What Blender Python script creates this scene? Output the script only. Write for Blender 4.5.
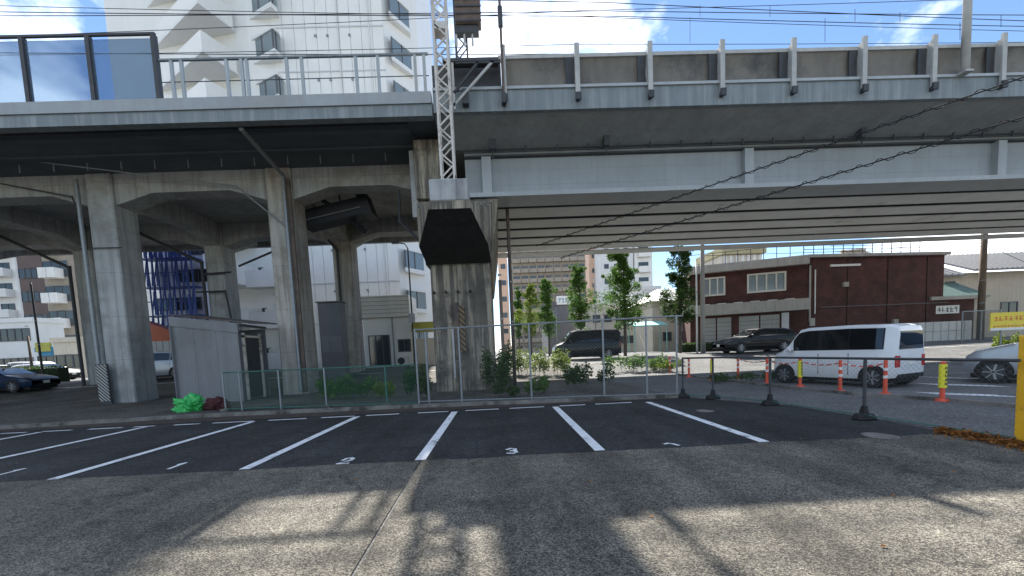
import bpy, bmesh, math, random
from mathutils import Vector, Matrix, noise as mnoise
random.seed(7)
rad = math.radians
for o in list(bpy.data.objects): bpy.data.objects.remove(o)
scene = bpy.context.scene
COL = scene.collection

# ------------------------------------------------------------------ camera
FOC, PPX, PPY, CAMH = 420.0, 512.0, 384.0, 1.46
_r, _p, _s = rad(2.6), rad(4.57), rad(1.7)
F = Vector((math.sin(_s)*math.cos(_p), math.cos(_s)*math.cos(_p), -math.sin(_p)))
R0 = Vector((math.cos(_s), -math.sin(_s), 0)); U0 = R0.cross(F)
RV = R0*math.cos(_r) - U0*math.sin(_r); UV = U0*math.cos(_r) + R0*math.sin(_r)
CP = Vector((0, 0, CAMH))
cam = bpy.data.cameras.new('camera'); camo = bpy.data.objects.new('camera', cam); COL.objects.link(camo)
m = Matrix((RV, UV, -F)).transposed().to_4x4(); m.translation = CP
camo.matrix_world = m
cam.sensor_width = 36; cam.lens = 36*FOC/1024; cam.shift_y = (PPY-288)/1024
cam.clip_start = .05; cam.clip_end = 3000
scene.camera = camo
def ray(x, y): return F + RV*((x-PPX)/FOC) - UV*((y-PPY)/FOC)
def G(x, y, z=0.0):
    d = ray(x, y); return CP + d*((z-CAMH)/d.z)
def A(x, y, Y):
    d = ray(x, y); return CP + d*(Y/d.y)

# ------------------------------------------------------------------ sky, sun, exposure
SUN_EL, SUN_AZ = rad(45.2), rad(-4.0)          # azimuth from +Y, negative = left
sdir = Vector((math.sin(SUN_AZ)*math.cos(SUN_EL), math.cos(SUN_AZ)*math.cos(SUN_EL), math.sin(SUN_EL)))
w = bpy.data.worlds.new('World'); scene.world = w; w.use_nodes = True
nt = w.node_tree; nt.nodes.clear()
out = nt.nodes.new('ShaderNodeOutputWorld'); bg = nt.nodes.new('ShaderNodeBackground')
sky = nt.nodes.new('ShaderNodeTexSky'); sky.sky_type = 'NISHITA'; sky.sun_disc = False
sky.sun_elevation = SUN_EL; sky.sun_rotation = SUN_AZ; sky.air_density = 1.0; sky.dust_density = .05; sky.ozone_density = 4.5
tc = nt.nodes.new('ShaderNodeTexCoord'); mp = nt.nodes.new('ShaderNodeMapping')
mp.inputs['Location'].default_value = (5.2, 5.1, 8.7); mp.inputs['Scale'].default_value = (1.0, 1.0, 1.6)
n1 = nt.nodes.new('ShaderNodeTexNoise'); n1.inputs['Scale'].default_value = 1.9; n1.inputs['Detail'].default_value = 9; n1.inputs['Roughness'].default_value = .58
cr = nt.nodes.new('ShaderNodeValToRGB'); cr.color_ramp.elements[0].position = .525; cr.color_ramp.elements[1].position = .635
mix = nt.nodes.new('ShaderNodeMix'); mix.data_type = 'RGBA'
mix.inputs[7].default_value = (13.0, 13.3, 13.8, 1)
nt.links.new(tc.outputs['Generated'], mp.inputs[0]); nt.links.new(mp.outputs[0], n1.inputs['Vector'])
nt.links.new(n1.outputs['Fac'], cr.inputs[0]); nt.links.new(cr.outputs[0], mix.inputs[0])
nt.links.new(sky.outputs[0], mix.inputs[6]); nt.links.new(mix.outputs[2], bg.inputs[0])
bg.inputs[1].default_value = .085
nt.links.new(bg.outputs[0], out.inputs[0])
sl = bpy.data.lights.new('sun', 'SUN'); sl.energy = 5.0; sl.angle = rad(.6); sl.color = (1, .95, .87)
so = bpy.data.objects.new('sun', sl); COL.objects.link(so); so.rotation_euler = sdir.to_track_quat('Z', 'Y').to_euler()
vs = scene.view_settings; vs.view_transform = 'Standard'; vs.look = 'None'; vs.gamma = 1; vs.exposure = 1.32
scene.render.engine = 'CYCLES'
scene.cycles.max_bounces = 8; scene.cycles.diffuse_bounces = 4

# ------------------------------------------------------------------ materials
def N(nt, t, **k):
    n = nt.nodes.new(t)
    for a, b in k.items():
        if a.startswith('i_'): n.inputs[a[2:]].default_value = b
        else: setattr(n, a, b)
    return n
def newmat(name):
    m = bpy.data.materials.new(name); m.use_nodes = True; nt = m.node_tree
    return m, nt, nt.nodes['Principled BSDF'], nt.links
def c4(c): return (c[0], c[1], c[2], 1)
def mul(c, k): return (c[0]*k, c[1]*k, c[2]*k)
def surf(name, col, rough=.7, var=.25, scale=3.0, metal=0, bump=0, bscale=40, streak=0, stain=None, stain_amt=.5, spec=.5, scol=None, form=0):
    """base colour with two noise scales; streak = vertical water marks; stain = second colour in ragged patches"""
    m, nt, b, L = newmat(name)
    geo = N(nt, 'ShaderNodeNewGeometry')
    b.inputs['Roughness'].default_value = rough; b.inputs['Metallic'].default_value = metal
    b.inputs['Specular IOR Level'].default_value = spec
    nz = N(nt, 'ShaderNodeTexNoise'); nz.inputs['Scale'].default_value = scale; nz.inputs['Detail'].default_value = 8; nz.inputs['Roughness'].default_value = .65
    L.new(geo.outputs['Position'], nz.inputs['Vector'])
    rp = N(nt, 'ShaderNodeValToRGB'); rp.color_ramp.elements[0].position = .3; rp.color_ramp.elements[1].position = .7
    rp.color_ramp.elements[0].color = c4(mul(col, 1-var)); rp.color_ramp.elements[1].color = c4(mul(col, 1+var*.8))
    L.new(nz.outputs['Fac'], rp.inputs[0]); cur = rp.outputs[0]
    if streak:
        mp = N(nt, 'ShaderNodeMapping'); mp.inputs['Scale'].default_value = (3.2, 3.2, .16)
        L.new(geo.outputs['Position'], mp.inputs[0])
        s = N(nt, 'ShaderNodeTexNoise'); s.inputs['Scale'].default_value = 1.6; s.inputs['Detail'].default_value = 6; s.inputs['Roughness'].default_value = .7
        L.new(mp.outputs[0], s.inputs['Vector'])
        r2 = N(nt, 'ShaderNodeValToRGB'); r2.color_ramp.elements[0].position = .46; r2.color_ramp.elements[1].position = .72
        r2.color_ramp.elements[0].color = (0, 0, 0, 1); r2.color_ramp.elements[1].color = (streak,)*3+(1,)
        L.new(s.outputs['Fac'], r2.inputs[0])
        mx = N(nt, 'ShaderNodeMix', data_type='RGBA'); mx.inputs[7].default_value = c4(scol or mul(col, .25))
        L.new(r2.outputs[0], mx.inputs[0]); L.new(cur, mx.inputs[6]); cur = mx.outputs[2]
    if form:      # formwork joints cast into the concrete every `form` metres
        spz = N(nt, 'ShaderNodeSeparateXYZ'); L.new(geo.outputs['Position'], spz.inputs[0])
        dv = N(nt, 'ShaderNodeMath', operation='DIVIDE'); dv.inputs[1].default_value = form; L.new(spz.outputs[2], dv.inputs[0])
        fr_ = N(nt, 'ShaderNodeMath', operation='FRACT'); L.new(dv.outputs[0], fr_.inputs[0])
        rf_ = N(nt, 'ShaderNodeValToRGB'); e = rf_.color_ramp.elements; e[0].position = 0; e[0].color = (.62,)*3+(1,); e[1].position = .018; e[1].color = (1, 1, 1, 1)
        L.new(fr_.outputs[0], rf_.inputs[0])
        mx = N(nt, 'ShaderNodeMix', data_type='RGBA', blend_type='MULTIPLY'); mx.inputs[0].default_value = 1
        L.new(cur, mx.inputs[6]); L.new(rf_.outputs[0], mx.inputs[7]); cur = mx.outputs[2]
    if stain:
        s = N(nt, 'ShaderNodeTexNoise'); s.inputs['Scale'].default_value = scale*.45; s.inputs['Detail'].default_value = 10; s.inputs['Roughness'].default_value = .7
        of = N(nt, 'ShaderNodeVectorMath', operation='ADD'); of.inputs[1].default_value = (17.3, 5.1, 9.7)
        L.new(geo.outputs['Position'], of.inputs[0]); L.new(of.outputs[0], s.inputs['Vector'])
        r2 = N(nt, 'ShaderNodeValToRGB'); r2.color_ramp.elements[0].position = .62-.3*stain_amt; r2.color_ramp.elements[1].position = .74-.25*stain_amt
        L.new(s.outputs['Fac'], r2.inputs[0])
        mx = N(nt, 'ShaderNodeMix', data_type='RGBA'); mx.inputs[7].default_value = c4(stain)
        L.new(r2.outputs[0], mx.inputs[0]); L.new(cur, mx.inputs[6]); cur = mx.outputs[2]
    L.new(cur, b.inputs['Base Color'])
    if bump:
        n2 = N(nt, 'ShaderNodeTexNoise'); n2.inputs['Scale'].default_value = bscale; n2.inputs['Detail'].default_value = 5
        L.new(geo.outputs['Position'], n2.inputs['Vector'])
        bp = N(nt, 'ShaderNodeBump'); bp.inputs['Strength'].default_value = bump; bp.inputs['Distance'].default_value = .02
        L.new(n2.outputs['Fac'], bp.inputs['Height']); L.new(bp.outputs[0], b.inputs['Normal'])
    return m
def asphalt(name, col, chip, chipscale, patch=.3, bump=.6, chipamt=.5, tyre=0, crack=0, oil=0):
    """aggregate: voronoi stones of mixed grey in binder, big worn patches, tyre-darkened bands"""
    m, nt, b, L = newmat(name)
    geo = N(nt, 'ShaderNodeNewGeometry')
    v = N(nt, 'ShaderNodeTexVoronoi'); v.inputs['Scale'].default_value = chipscale; v.inputs['Randomness'].default_value = 1
    L.new(geo.outputs['Position'], v.inputs['Vector'])
    bw = N(nt, 'ShaderNodeSeparateColor'); L.new(v.outputs['Color'], bw.inputs[0])
    r0 = N(nt, 'ShaderNodeValToRGB'); r0.color_ramp.elements[0].position = 1-chipamt; r0.color_ramp.elements[1].position = 1
    r0.color_ramp.elements[0].color = c4(col); r0.color_ramp.elements[1].color = c4(chip)
    L.new(bw.outputs[0], r0.inputs[0])
    n2 = N(nt, 'ShaderNodeTexNoise'); n2.inputs['Scale'].default_value = .55; n2.inputs['Detail'].default_value = 9; n2.inputs['Roughness'].default_value = .62
    L.new(geo.outputs['Position'], n2.inputs['Vector'])
    r2 = N(nt, 'ShaderNodeValToRGB'); r2.color_ramp.elements[0].position = .32; r2.color_ramp.elements[1].position = .7
    r2.color_ramp.elements[0].color = (1-patch,)*3+(1,); r2.color_ramp.elements[1].color = (1+patch,)*3+(1,)
    L.new(n2.outputs['Fac'], r2.inputs[0])
    mx = N(nt, 'ShaderNodeMix', data_type='RGBA', blend_type='MULTIPLY'); mx.inputs[0].default_value = 1; mx.clamp_result = False
    L.new(r0.outputs[0], mx.inputs[6]); L.new(r2.outputs[0], mx.inputs[7]); cur = mx.outputs[2]
    n3 = N(nt, 'ShaderNodeTexNoise'); n3.inputs['Scale'].default_value = 9; n3.inputs['Detail'].default_value = 7
    L.new(geo.outputs['Position'], n3.inputs['Vector'])
    r3 = N(nt, 'ShaderNodeValToRGB'); r3.color_ramp.elements[0].position = .3; r3.color_ramp.elements[1].position = .7
    r3.color_ramp.elements[0].color = (.78,)*3+(1,); r3.color_ramp.elements[1].color = (1.2,)*3+(1,)
    L.new(n3.outputs['Fac'], r3.inputs[0])
    m3 = N(nt, 'ShaderNodeMix', data_type='RGBA', blend_type='MULTIPLY'); m3.inputs[0].default_value = 1
    L.new(cur, m3.inputs[6]); L.new(r3.outputs[0], m3.inputs[7]); cur = m3.outputs[2]
    if tyre:
        mp = N(nt, 'ShaderNodeMapping'); mp.inputs['Scale'].default_value = (1.1, .1, 1); mp.inputs['Rotation'].default_value = (0, 0, .35)
        L.new(geo.outputs['Position'], mp.inputs[0])
        s = N(nt, 'ShaderNodeTexNoise'); s.inputs['Scale'].default_value = 1.3; s.inputs['Detail'].default_value = 4
        L.new(mp.outputs[0], s.inputs['Vector'])
        r4 = N(nt, 'ShaderNodeValToRGB'); r4.color_ramp.elements[0].position = .4; r4.color_ramp.elements[1].position = .62
        r4.color_ramp.elements[0].color = (1-tyre,)*3+(1,); r4.color_ramp.elements[1].color = (1, 1, 1, 1)
        L.new(s.outputs['Fac'], r4.inputs[0])
        m4 = N(nt, 'ShaderNodeMix', data_type='RGBA', blend_type='MULTIPLY'); m4.inputs[0].default_value = 1
        L.new(cur, m4.inputs[6]); L.new(r4.outputs[0], m4.inputs[7]); cur = m4.outputs[2]
    if crack:
        wn = N(nt, 'ShaderNodeTexNoise'); wn.inputs['Scale'].default_value = 1.4; wn.inputs['Detail'].default_value = 5; L.new(geo.outputs['Position'], wn.inputs['Vector'])
        sc = N(nt, 'ShaderNodeVectorMath', operation='SCALE'); sc.inputs['Scale'].default_value = 1.3; L.new(wn.outputs['Color'], sc.inputs[0])
        ad = N(nt, 'ShaderNodeVectorMath', operation='ADD'); L.new(geo.outputs['Position'], ad.inputs[0]); L.new(sc.outputs[0], ad.inputs[1])
        vc = N(nt, 'ShaderNodeTexVoronoi', feature='DISTANCE_TO_EDGE'); vc.inputs['Scale'].default_value = crack; L.new(ad.outputs[0], vc.inputs['Vector'])
        rc = N(nt, 'ShaderNodeValToRGB'); rc.color_ramp.elements[0].position = .0; rc.color_ramp.elements[0].color = (.35,)*3+(1,); rc.color_ramp.elements[1].position = .006; rc.color_ramp.elements[1].color = (1, 1, 1, 1)
        L.new(vc.outputs['Distance'], rc.inputs[0])
        m5 = N(nt, 'ShaderNodeMix', data_type='RGBA', blend_type='MULTIPLY'); m5.inputs[0].default_value = .8
        L.new(cur, m5.inputs[6]); L.new(rc.outputs[0], m5.inputs[7]); cur = m5.outputs[2]
    if oil:
        on = N(nt, 'ShaderNodeTexNoise'); on.inputs['Scale'].default_value = 1.7; on.inputs['Detail'].default_value = 3; L.new(geo.outputs['Position'], on.inputs['Vector'])
        ro = N(nt, 'ShaderNodeValToRGB'); ro.color_ramp.elements[0].position = .60; ro.color_ramp.elements[0].color = (1, 1, 1, 1); ro.color_ramp.elements[1].position = .70; ro.color_ramp.elements[1].color = (1-oil,)*3+(1,)
        L.new(on.outputs['Fac'], ro.inputs[0])
        m6 = N(nt, 'ShaderNodeMix', data_type='RGBA', blend_type='MULTIPLY'); m6.inputs[0].default_value = 1
        L.new(cur, m6.inputs[6]); L.new(ro.outputs[0], m6.inputs[7]); cur = m6.outputs[2]
    L.new(cur, b.inputs['Base Color']); b.inputs['Roughness'].default_value = .88; b.inputs['Specular IOR Level'].default_value = .3
    bp = N(nt, 'ShaderNodeBump'); bp.inputs['Strength'].default_value = bump; bp.inputs['Distance'].default_value = .008
    L.new(v.outputs['Distance'], bp.inputs['Height']); L.new(bp.outputs[0], b.inputs['Normal'])
    return m
def glassy(name, col, rough=.06, spec=.6):
    m, nt, b, L = newmat(name)
    b.inputs['Base Color'].default_value = c4(col); b.inputs['Roughness'].default_value = rough; b.inputs['Specular IOR Level'].default_value = spec
    return m
def clear(name, col, rough=.05):
    m, nt, b, L = newmat(name)
    b.inputs['Base Color'].default_value = c4(col); b.inputs['Roughness'].default_value = rough
    b.inputs['Transmission Weight'].default_value = .75; b.inputs['IOR'].default_value = 1.1
    return m
def carpaint(name, col, metal=.2):
    m, nt, b, L = newmat(name)
    geo = N(nt, 'ShaderNodeNewGeometry'); nz = N(nt, 'ShaderNodeTexNoise'); nz.inputs['Scale'].default_value = 4; nz.inputs['Detail'].default_value = 6
    L.new(geo.outputs['Position'], nz.inputs['Vector'])
    rp = N(nt, 'ShaderNodeValToRGB'); rp.color_ramp.elements[0].color = c4(mul(col, .88)); rp.color_ramp.elements[1].color = c4(mul(col, 1.06))
    L.new(nz.outputs['Fac'], rp.inputs[0]); L.new(rp.outputs[0], b.inputs['Base Color'])
    b.inputs['Metallic'].default_value = metal; b.inputs['Roughness'].default_value = .38 if col[0] > .1 else .5; b.inputs['Specular IOR Level'].default_value = .5 if col[0] > .1 else .2
    b.inputs['Coat Weight'].default_value = .8 if col[0] > .1 else .35; b.inputs['Coat Roughness'].default_value = .06
    return m
def brickmat(name, c1, c2, mortar, sc=1.0, vert='x'):
    m, nt, b, L = newmat(name)
    geo = N(nt, 'ShaderNodeNewGeometry'); sp = N(nt, 'ShaderNodeSeparateXYZ'); L.new(geo.outputs['Position'], sp.inputs[0])
    cb = N(nt, 'ShaderNodeCombineXYZ'); ad = N(nt, 'ShaderNodeMath', operation='ADD')
    L.new(sp.outputs[0], ad.inputs[0]); L.new(sp.outputs[1], ad.inputs[1]); L.new(ad.outputs[0], cb.inputs[0]); L.new(sp.outputs[2], cb.inputs[1])
    bt = N(nt, 'ShaderNodeTexBrick'); bt.inputs['Scale'].default_value = sc
    bt.inputs['Color1'].default_value = c4(c1); bt.inputs['Color2'].default_value = c4(c2); bt.inputs['Mortar'].default_value = c4(mortar)
    bt.inputs['Mortar Size'].default_value = .008; bt.inputs['Brick Width'].default_value = .24; bt.inputs['Row Height'].default_value = .08
    L.new(cb.outputs[0], bt.inputs['Vector'])
    nz = N(nt, 'ShaderNodeTexNoise'); nz.inputs['Scale'].default_value = 1.2; nz.inputs['Detail'].default_value = 9
    L.new(geo.outputs['Position'], nz.inputs['Vector'])
    rp = N(nt, 'ShaderNodeValToRGB'); rp.color_ramp.elements[0].position = .3; rp.color_ramp.elements[0].color = (.6, .6, .6, 1); rp.color_ramp.elements[1].position = .7; rp.color_ramp.elements[1].color = (1.25, 1.25, 1.25, 1)
    L.new(nz.outputs['Fac'], rp.inputs[0])
    mx = N(nt, 'ShaderNodeMix', data_type='RGBA', blend_type='MULTIPLY'); mx.inputs[0].default_value = 1
    L.new(bt.outputs['Color'], mx.inputs[6]); L.new(rp.outputs[0], mx.inputs[7]); L.new(mx.outputs[2], b.inputs['Base Color'])
    b.inputs['Roughness'].default_value = .85
    return m
def leafmat(name, col, var=.5):
    m, nt, b, L = newmat(name)
    oi = N(nt, 'ShaderNodeNewGeometry'); 
    rp = N(nt, 'ShaderNodeValToRGB'); rp.color_ramp.elements[0].color = c4(mul(col, 1-var)); rp.color_ramp.elements[1].color = c4((col[0]*(1+var*1.2), col[1]*(1+var), col[2]*(1+var*.3)))
    L.new(oi.outputs['Random Per Island'], rp.inputs[0]); L.new(rp.outputs[0], b.inputs['Base Color'])
    b.inputs['Roughness'].default_value = .6; b.inputs['Specular IOR Level'].default_value = .3
    tr = N(nt, 'ShaderNodeBsdfTranslucent'); L.new(rp.outputs[0], tr.inputs[0])
    ms = N(nt, 'ShaderNodeMixShader'); ms.inputs[0].default_value = .4
    L.new(b.outputs[0], ms.inputs[1]); L.new(tr.outputs[0], ms.inputs[2]); L.new(ms.outputs[0], nt.nodes['Material Output'].inputs['Surface'])
    return m
def hazard(name, c1, c2, freq, tilt=1.0):
    m, nt, b, L = newmat(name)
    geo = N(nt, 'ShaderNodeNewGeometry'); sp = N(nt, 'ShaderNodeSeparateXYZ'); L.new(geo.outputs['Position'], sp.inputs[0])
    a = N(nt, 'ShaderNodeMath', operation='MULTIPLY_ADD'); a.inputs[1].default_value = tilt; L.new(sp.outputs[0], a.inputs[0]); L.new(sp.outputs[2], a.inputs[2])
    k = N(nt, 'ShaderNodeMath', operation='MULTIPLY'); k.inputs[1].default_value = freq; L.new(a.outputs[0], k.inputs[0])
    fr = N(nt, 'ShaderNodeMath', operation='FRACT'); L.new(k.outputs[0], fr.inputs[0])
    gt = N(nt, 'ShaderNodeMath', operation='GREATER_THAN'); gt.inputs[1].default_value = .5; L.new(fr.outputs[0], gt.inputs[0])
    mx = N(nt, 'ShaderNodeMix', data_type='RGBA'); mx.inputs[6].default_value = c4(c1); mx.inputs[7].default_value = c4(c2)
    L.new(gt.outputs[0], mx.inputs[0]); L.new(mx.outputs[2], b.inputs['Base Color']); b.inputs['Roughness'].default_value = .6
    return m
M = {}
M['apron'] = asphalt('old_asphalt', (.068, .063, .053), (.31, .285, .23), 95, .45, 1.0, .75, tyre=.35, crack=.22, oil=.3)
M['lot'] = asphalt('new_asphalt', (.024, .026, .026), (.076, .078, .076), 70, .4, .6, .5, tyre=.3, crack=.3, oil=.45)
M['road'] = asphalt('road_asphalt', (.12, .12, .118), (.25, .25, .24), 60, .25, .5, .5)
M['dirt'] = asphalt('packed_dirt', (.075, .068, .058), (.17, .16, .135), 30, .45, .8, .5)
M['foot'] = asphalt('footway', (.10, .10, .098), (.22, .22, .21), 40, .25, .6, .5)
M['kerb'] = surf('kerb_concrete', (.20, .19, .17), .9, .35, 2.5, bump=.4, stain=(.05, .045, .035), stain_amt=.5)
M['white_line'] = surf('line_paint', (.72, .74, .74), .7, .12, 9, stain=(.16, .16, .16), stain_amt=.24)
M['worn_line'] = surf('worn_line_paint', (.58, .59, .58), .75, .2, 9, stain=(.06, .06, .06), stain_amt=.45)
M['conc'] = surf('viaduct_concrete', (.385, .395, .385), .85, .2, 1.3, bump=.2, streak=.8, scol=(.17, .16, .145), form=1.8, stain=(.25, .245, .225), stain_amt=.3)
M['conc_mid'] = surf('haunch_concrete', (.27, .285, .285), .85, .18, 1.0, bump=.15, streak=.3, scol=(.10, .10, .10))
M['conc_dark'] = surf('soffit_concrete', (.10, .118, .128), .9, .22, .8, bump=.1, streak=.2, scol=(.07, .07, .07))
M['conc_rust'] = surf('stained_concrete', (.42, .40, .355), .88, .2, 1.1, bump=.25, streak=.8, scol=(.11, .075, .05), form=1.8, stain=(.24, .2, .16), stain_amt=.3)
M['pier'] = surf('pier_concrete', (.125, .112, .092), .9, .35, 1.6, bump=.35, streak=2.2, scol=(.36, .32, .245), form=2.4, stain=(.07, .062, .052), stain_amt=.42)
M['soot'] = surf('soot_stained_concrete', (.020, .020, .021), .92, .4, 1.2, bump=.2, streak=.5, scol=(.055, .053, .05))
M['block'] = surf('footing_concrete', (.36, .37, .37), .85, .25, 2, streak=.8, scol=(.10, .095, .09), bump=.3)
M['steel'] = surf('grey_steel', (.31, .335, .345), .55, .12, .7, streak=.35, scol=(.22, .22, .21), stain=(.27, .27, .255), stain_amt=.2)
M['steel_l'] = surf('pale_steel', (.37, .40, .41), .55, .12, .9, streak=.35, scol=(.24, .235, .22), stain=(.30, .30, .285), stain_amt=.15)
M['fascia'] = surf('fascia_steel', (.17, .20, .21), .6, .15, 1.2, streak=.35, scol=(.52, .54, .53))
M['under'] = surf('girder_underside', (.62, .63, .61), .7, .12, .9, stain=(.30, .29, .27), stain_amt=.1)  # pale steel, whitened further to carry sunlight bounced up from the road
M['panel'] = surf('noise_wall_panel', (.17, .155, .13), .7, .18, .9, streak=.3, scol=(.06, .055, .05), stain=(.055, .055, .055), stain_amt=.35)
M['postg'] = surf('grey_post', (.42, .42, .40), .6, .15, 3, streak=.2)
M['mast'] = surf('mast_paint', (.56, .53, .48), .55, .15, 5, stain=(.22, .15, .1), stain_amt=.15)
M['rusty'] = surf('rusty_metal', (.13, .095, .075), .8, .35, 4, stain=(.07, .06, .055), stain_amt=.5)
M['galv'] = surf('galvanised', (.27, .29, .30), .5, .15, 6, metal=.5)
M['dark_metal'] = surf('dark_metal', (.045, .048, .052), .6, .25, 4)
M['duct'] = surf('dark_duct', (.018, .021, .030), .6, .3, 3)
M['black'] = surf('black_rubber', (.012, .012, .013), .75, .2, 8)
M['green_mesh'] = surf('green_wire', (.045, .14, .11), .6, .2, 5)
M['galv_wire'] = surf('galv_wire', (.16, .18, .17), .6, .2, 5)
M['shed'] = surf('shed_sheet', (.185, .19, .195), .6, .12, .8, streak=.45, scol=(.10, .095, .085), stain=(.13, .125, .12), stain_amt=.2)
M['shed_roof'] = surf('shed_roof', (.14, .13, .12), .7, .3, 3, stain=(.1, .05, .03), stain_amt=.4)
M['cream_rust'] = surf('cream_rusted', (.55, .51, .43), .7, .2, 6, stain=(.2, .1, .05), stain_amt=.3)
M['tile_white'] = surf('white_tile', (.80, .79, .75), .5, .05, .6, streak=.08, scol=(.5, .49, .45))
M['tile_white2'] = surf('white_render', (.76, .76, .74), .7, .06, .7, streak=.1, scol=(.5, .49, .46))
M['tile_grey'] = surf('pale_grey_tile', (.60, .61, .61), .6, .07, .7, streak=.1)
M['beige'] = surf('beige_render', (.50, .44, .35), .8, .1, 1, streak=.2)
M['cream'] = surf('cream_render', (.60, .55, .46), .8, .1, 1, streak=.2)
M['brownwall'] = surf('brown_tile', (.11, .075, .065), .6, .15, 1)
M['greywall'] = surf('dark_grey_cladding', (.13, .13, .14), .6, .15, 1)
M['pinkwall'] = surf('salmon_tile', (.52, .36, .27), .7, .1, 1)
M['balc'] = surf('balcony_brown', (.30, .26, .21), .8, .2, 1)
M['balc_l'] = surf('balcony_white', (.72, .71, .68), .7, .1, 1, streak=.15)
M['brick'] = brickmat('red_brick', (.098, .030, .026), (.062, .021, .018), (.075, .045, .038))
M['band'] = surf('concrete_band', (.42, .40, .36), .85, .15, 1.4, streak=.4, scol=(.14, .13, .12))
M['shutter'] = surf('roller_shutter', (.40, .39, .37), .6, .1, 1, streak=.2)
M['rooftile'] = surf('grey_roof_tile', (.15, .155, .165), .5, .25, 6)
M['copper'] = surf('green_sheet_roof', (.10, .16, .13), .6, .3, 2)
M['ochre'] = surf('ochre_sheet', (.36, .32, .18), .7, .15, 1)
M['teal'] = surf('teal_awning', (.25, .55, .50), .7, .1, 2)
M['awning'] = surf('yellow_green_awning', (.42, .40, .08), .7, .15, 2)
M['shop_blue'] = surf('blue_shopfront', (.05, .25, .42), .6, .15, 1)
M['winframe'] = surf('window_frame', (.62, .60, .54), .5, .1, 3)
M['winframe_d'] = surf('dark_window_frame', (.09, .09, .10), .5, .1, 3)
M['glass'] = glassy('window_glass', (.045, .06, .07), .08)
M['glass_lt'] = glassy('curtained_glass', (.20, .25, .27), .12)
M['carglass'] = glassy('car_glass', (.010, .012, .014), .04, .8)
M['barrier'] = clear('noise_barrier_glass', (.28, .38, .50))
M['tarp'] = surf('blue_scaffold_sheet', (.08, .15, .46), .7, .5, 2.5, stain=(.40, .46, .62), stain_amt=.45)
M['tarp_in'] = surf('pale_scaffold_wall', (.62, .66, .78), .8, .3, 1.1)
M['scaf'] = surf('blue_scaffold_tube', (.05, .10, .36), .5, .2, 3)
M['orange'] = surf('orange_plastic', (.70, .085, .035), .5, .15, 8, stain=(.3, .06, .03), stain_amt=.25)
M['refl'] = surf('white_reflector', (.75, .74, .72), .4, .06, 8)
M['yellow'] = surf('yellow_paint', (.72, .40, .018), .5, .12, 4, stain=(.28, .15, .02), stain_amt=.18)
M['yellow_sleeve'] = surf('yellow_sleeve', (.78, .72, .03), .5, .08, 6)
M['sign_yellow'] = surf('sign_yellow', (.80, .60, .05), .5, .06, 3)
M['sign_red'] = surf('sign_red', (.62, .12, .03), .5, .1, 5)
M['sign_white'] = surf('sign_white', (.75, .74, .70), .5, .05, 3)
M['ink'] = surf('black_ink', (.03, .03, .03), .6, .1, 5)
M['soil'] = surf('soil', (.055, .042, .03), .95, .45, 4, bump=.7, bscale=25)
M['bag'] = surf('green_plastic_bag', (.045, .46, .10), .4, .3, 9)
M['maroon'] = surf('maroon_cloth', (.07, .018, .018), .85, .3, 6)
M['wood'] = surf('pole_wood', (.17, .125, .09), .85, .25, 3, streak=.4)
M['pole_conc'] = surf('pole_concrete', (.36, .35, .33), .85, .12, 2, streak=.3)
M['leaf'] = leafmat('leaf_green', (.085, .18, .035))
M['leaf_d'] = leafmat('leaf_dark', (.045, .095, .025))
M['leaf_l'] = leafmat('leaf_light', (.17, .24, .045))
M['dead'] = leafmat('dead_leaf', (.26, .115, .035), .65)
M['bark'] = surf('bark', (.085, .065, .05), .9, .35, 6, bump=.5)
M['p_white'] = carpaint('paint_white', (.72, .73, .74), .0)
M['p_black'] = carpaint('paint_black', (.007, .007, .009), .0)
M['p_dark'] = carpaint('paint_dark', (.009, .009, .011), .0)
M['p_silver'] = carpaint('paint_silver', (.42, .44, .47), .5)
M['p_blue'] = carpaint('paint_blue', (.008, .026, .065), .2)
M['p_red'] = carpaint('paint_orange', (.55, .12, .05), .1)
M['rim'] = surf('alloy', (.38, .39, .40), .35, .1, 8, metal=.7)
M['lamp_red'] = glassy('tail_lamp', (.45, .02, .02), .15)
M['lamp_white'] = glassy('head_lamp', (.6, .62, .64), .1)
M['haz_bw'] = hazard('black_white_stripes', (.02, .02, .02), (.38, .38, .36), 7)
M['haz_by'] = hazard('black_yellow_stripes', (.03, .022, .016), (.19, .12, .05), 5.0)
M['hedge_core'] = surf('hedge_shade', (.02, .035, .012), .95, .4, 5)

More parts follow.
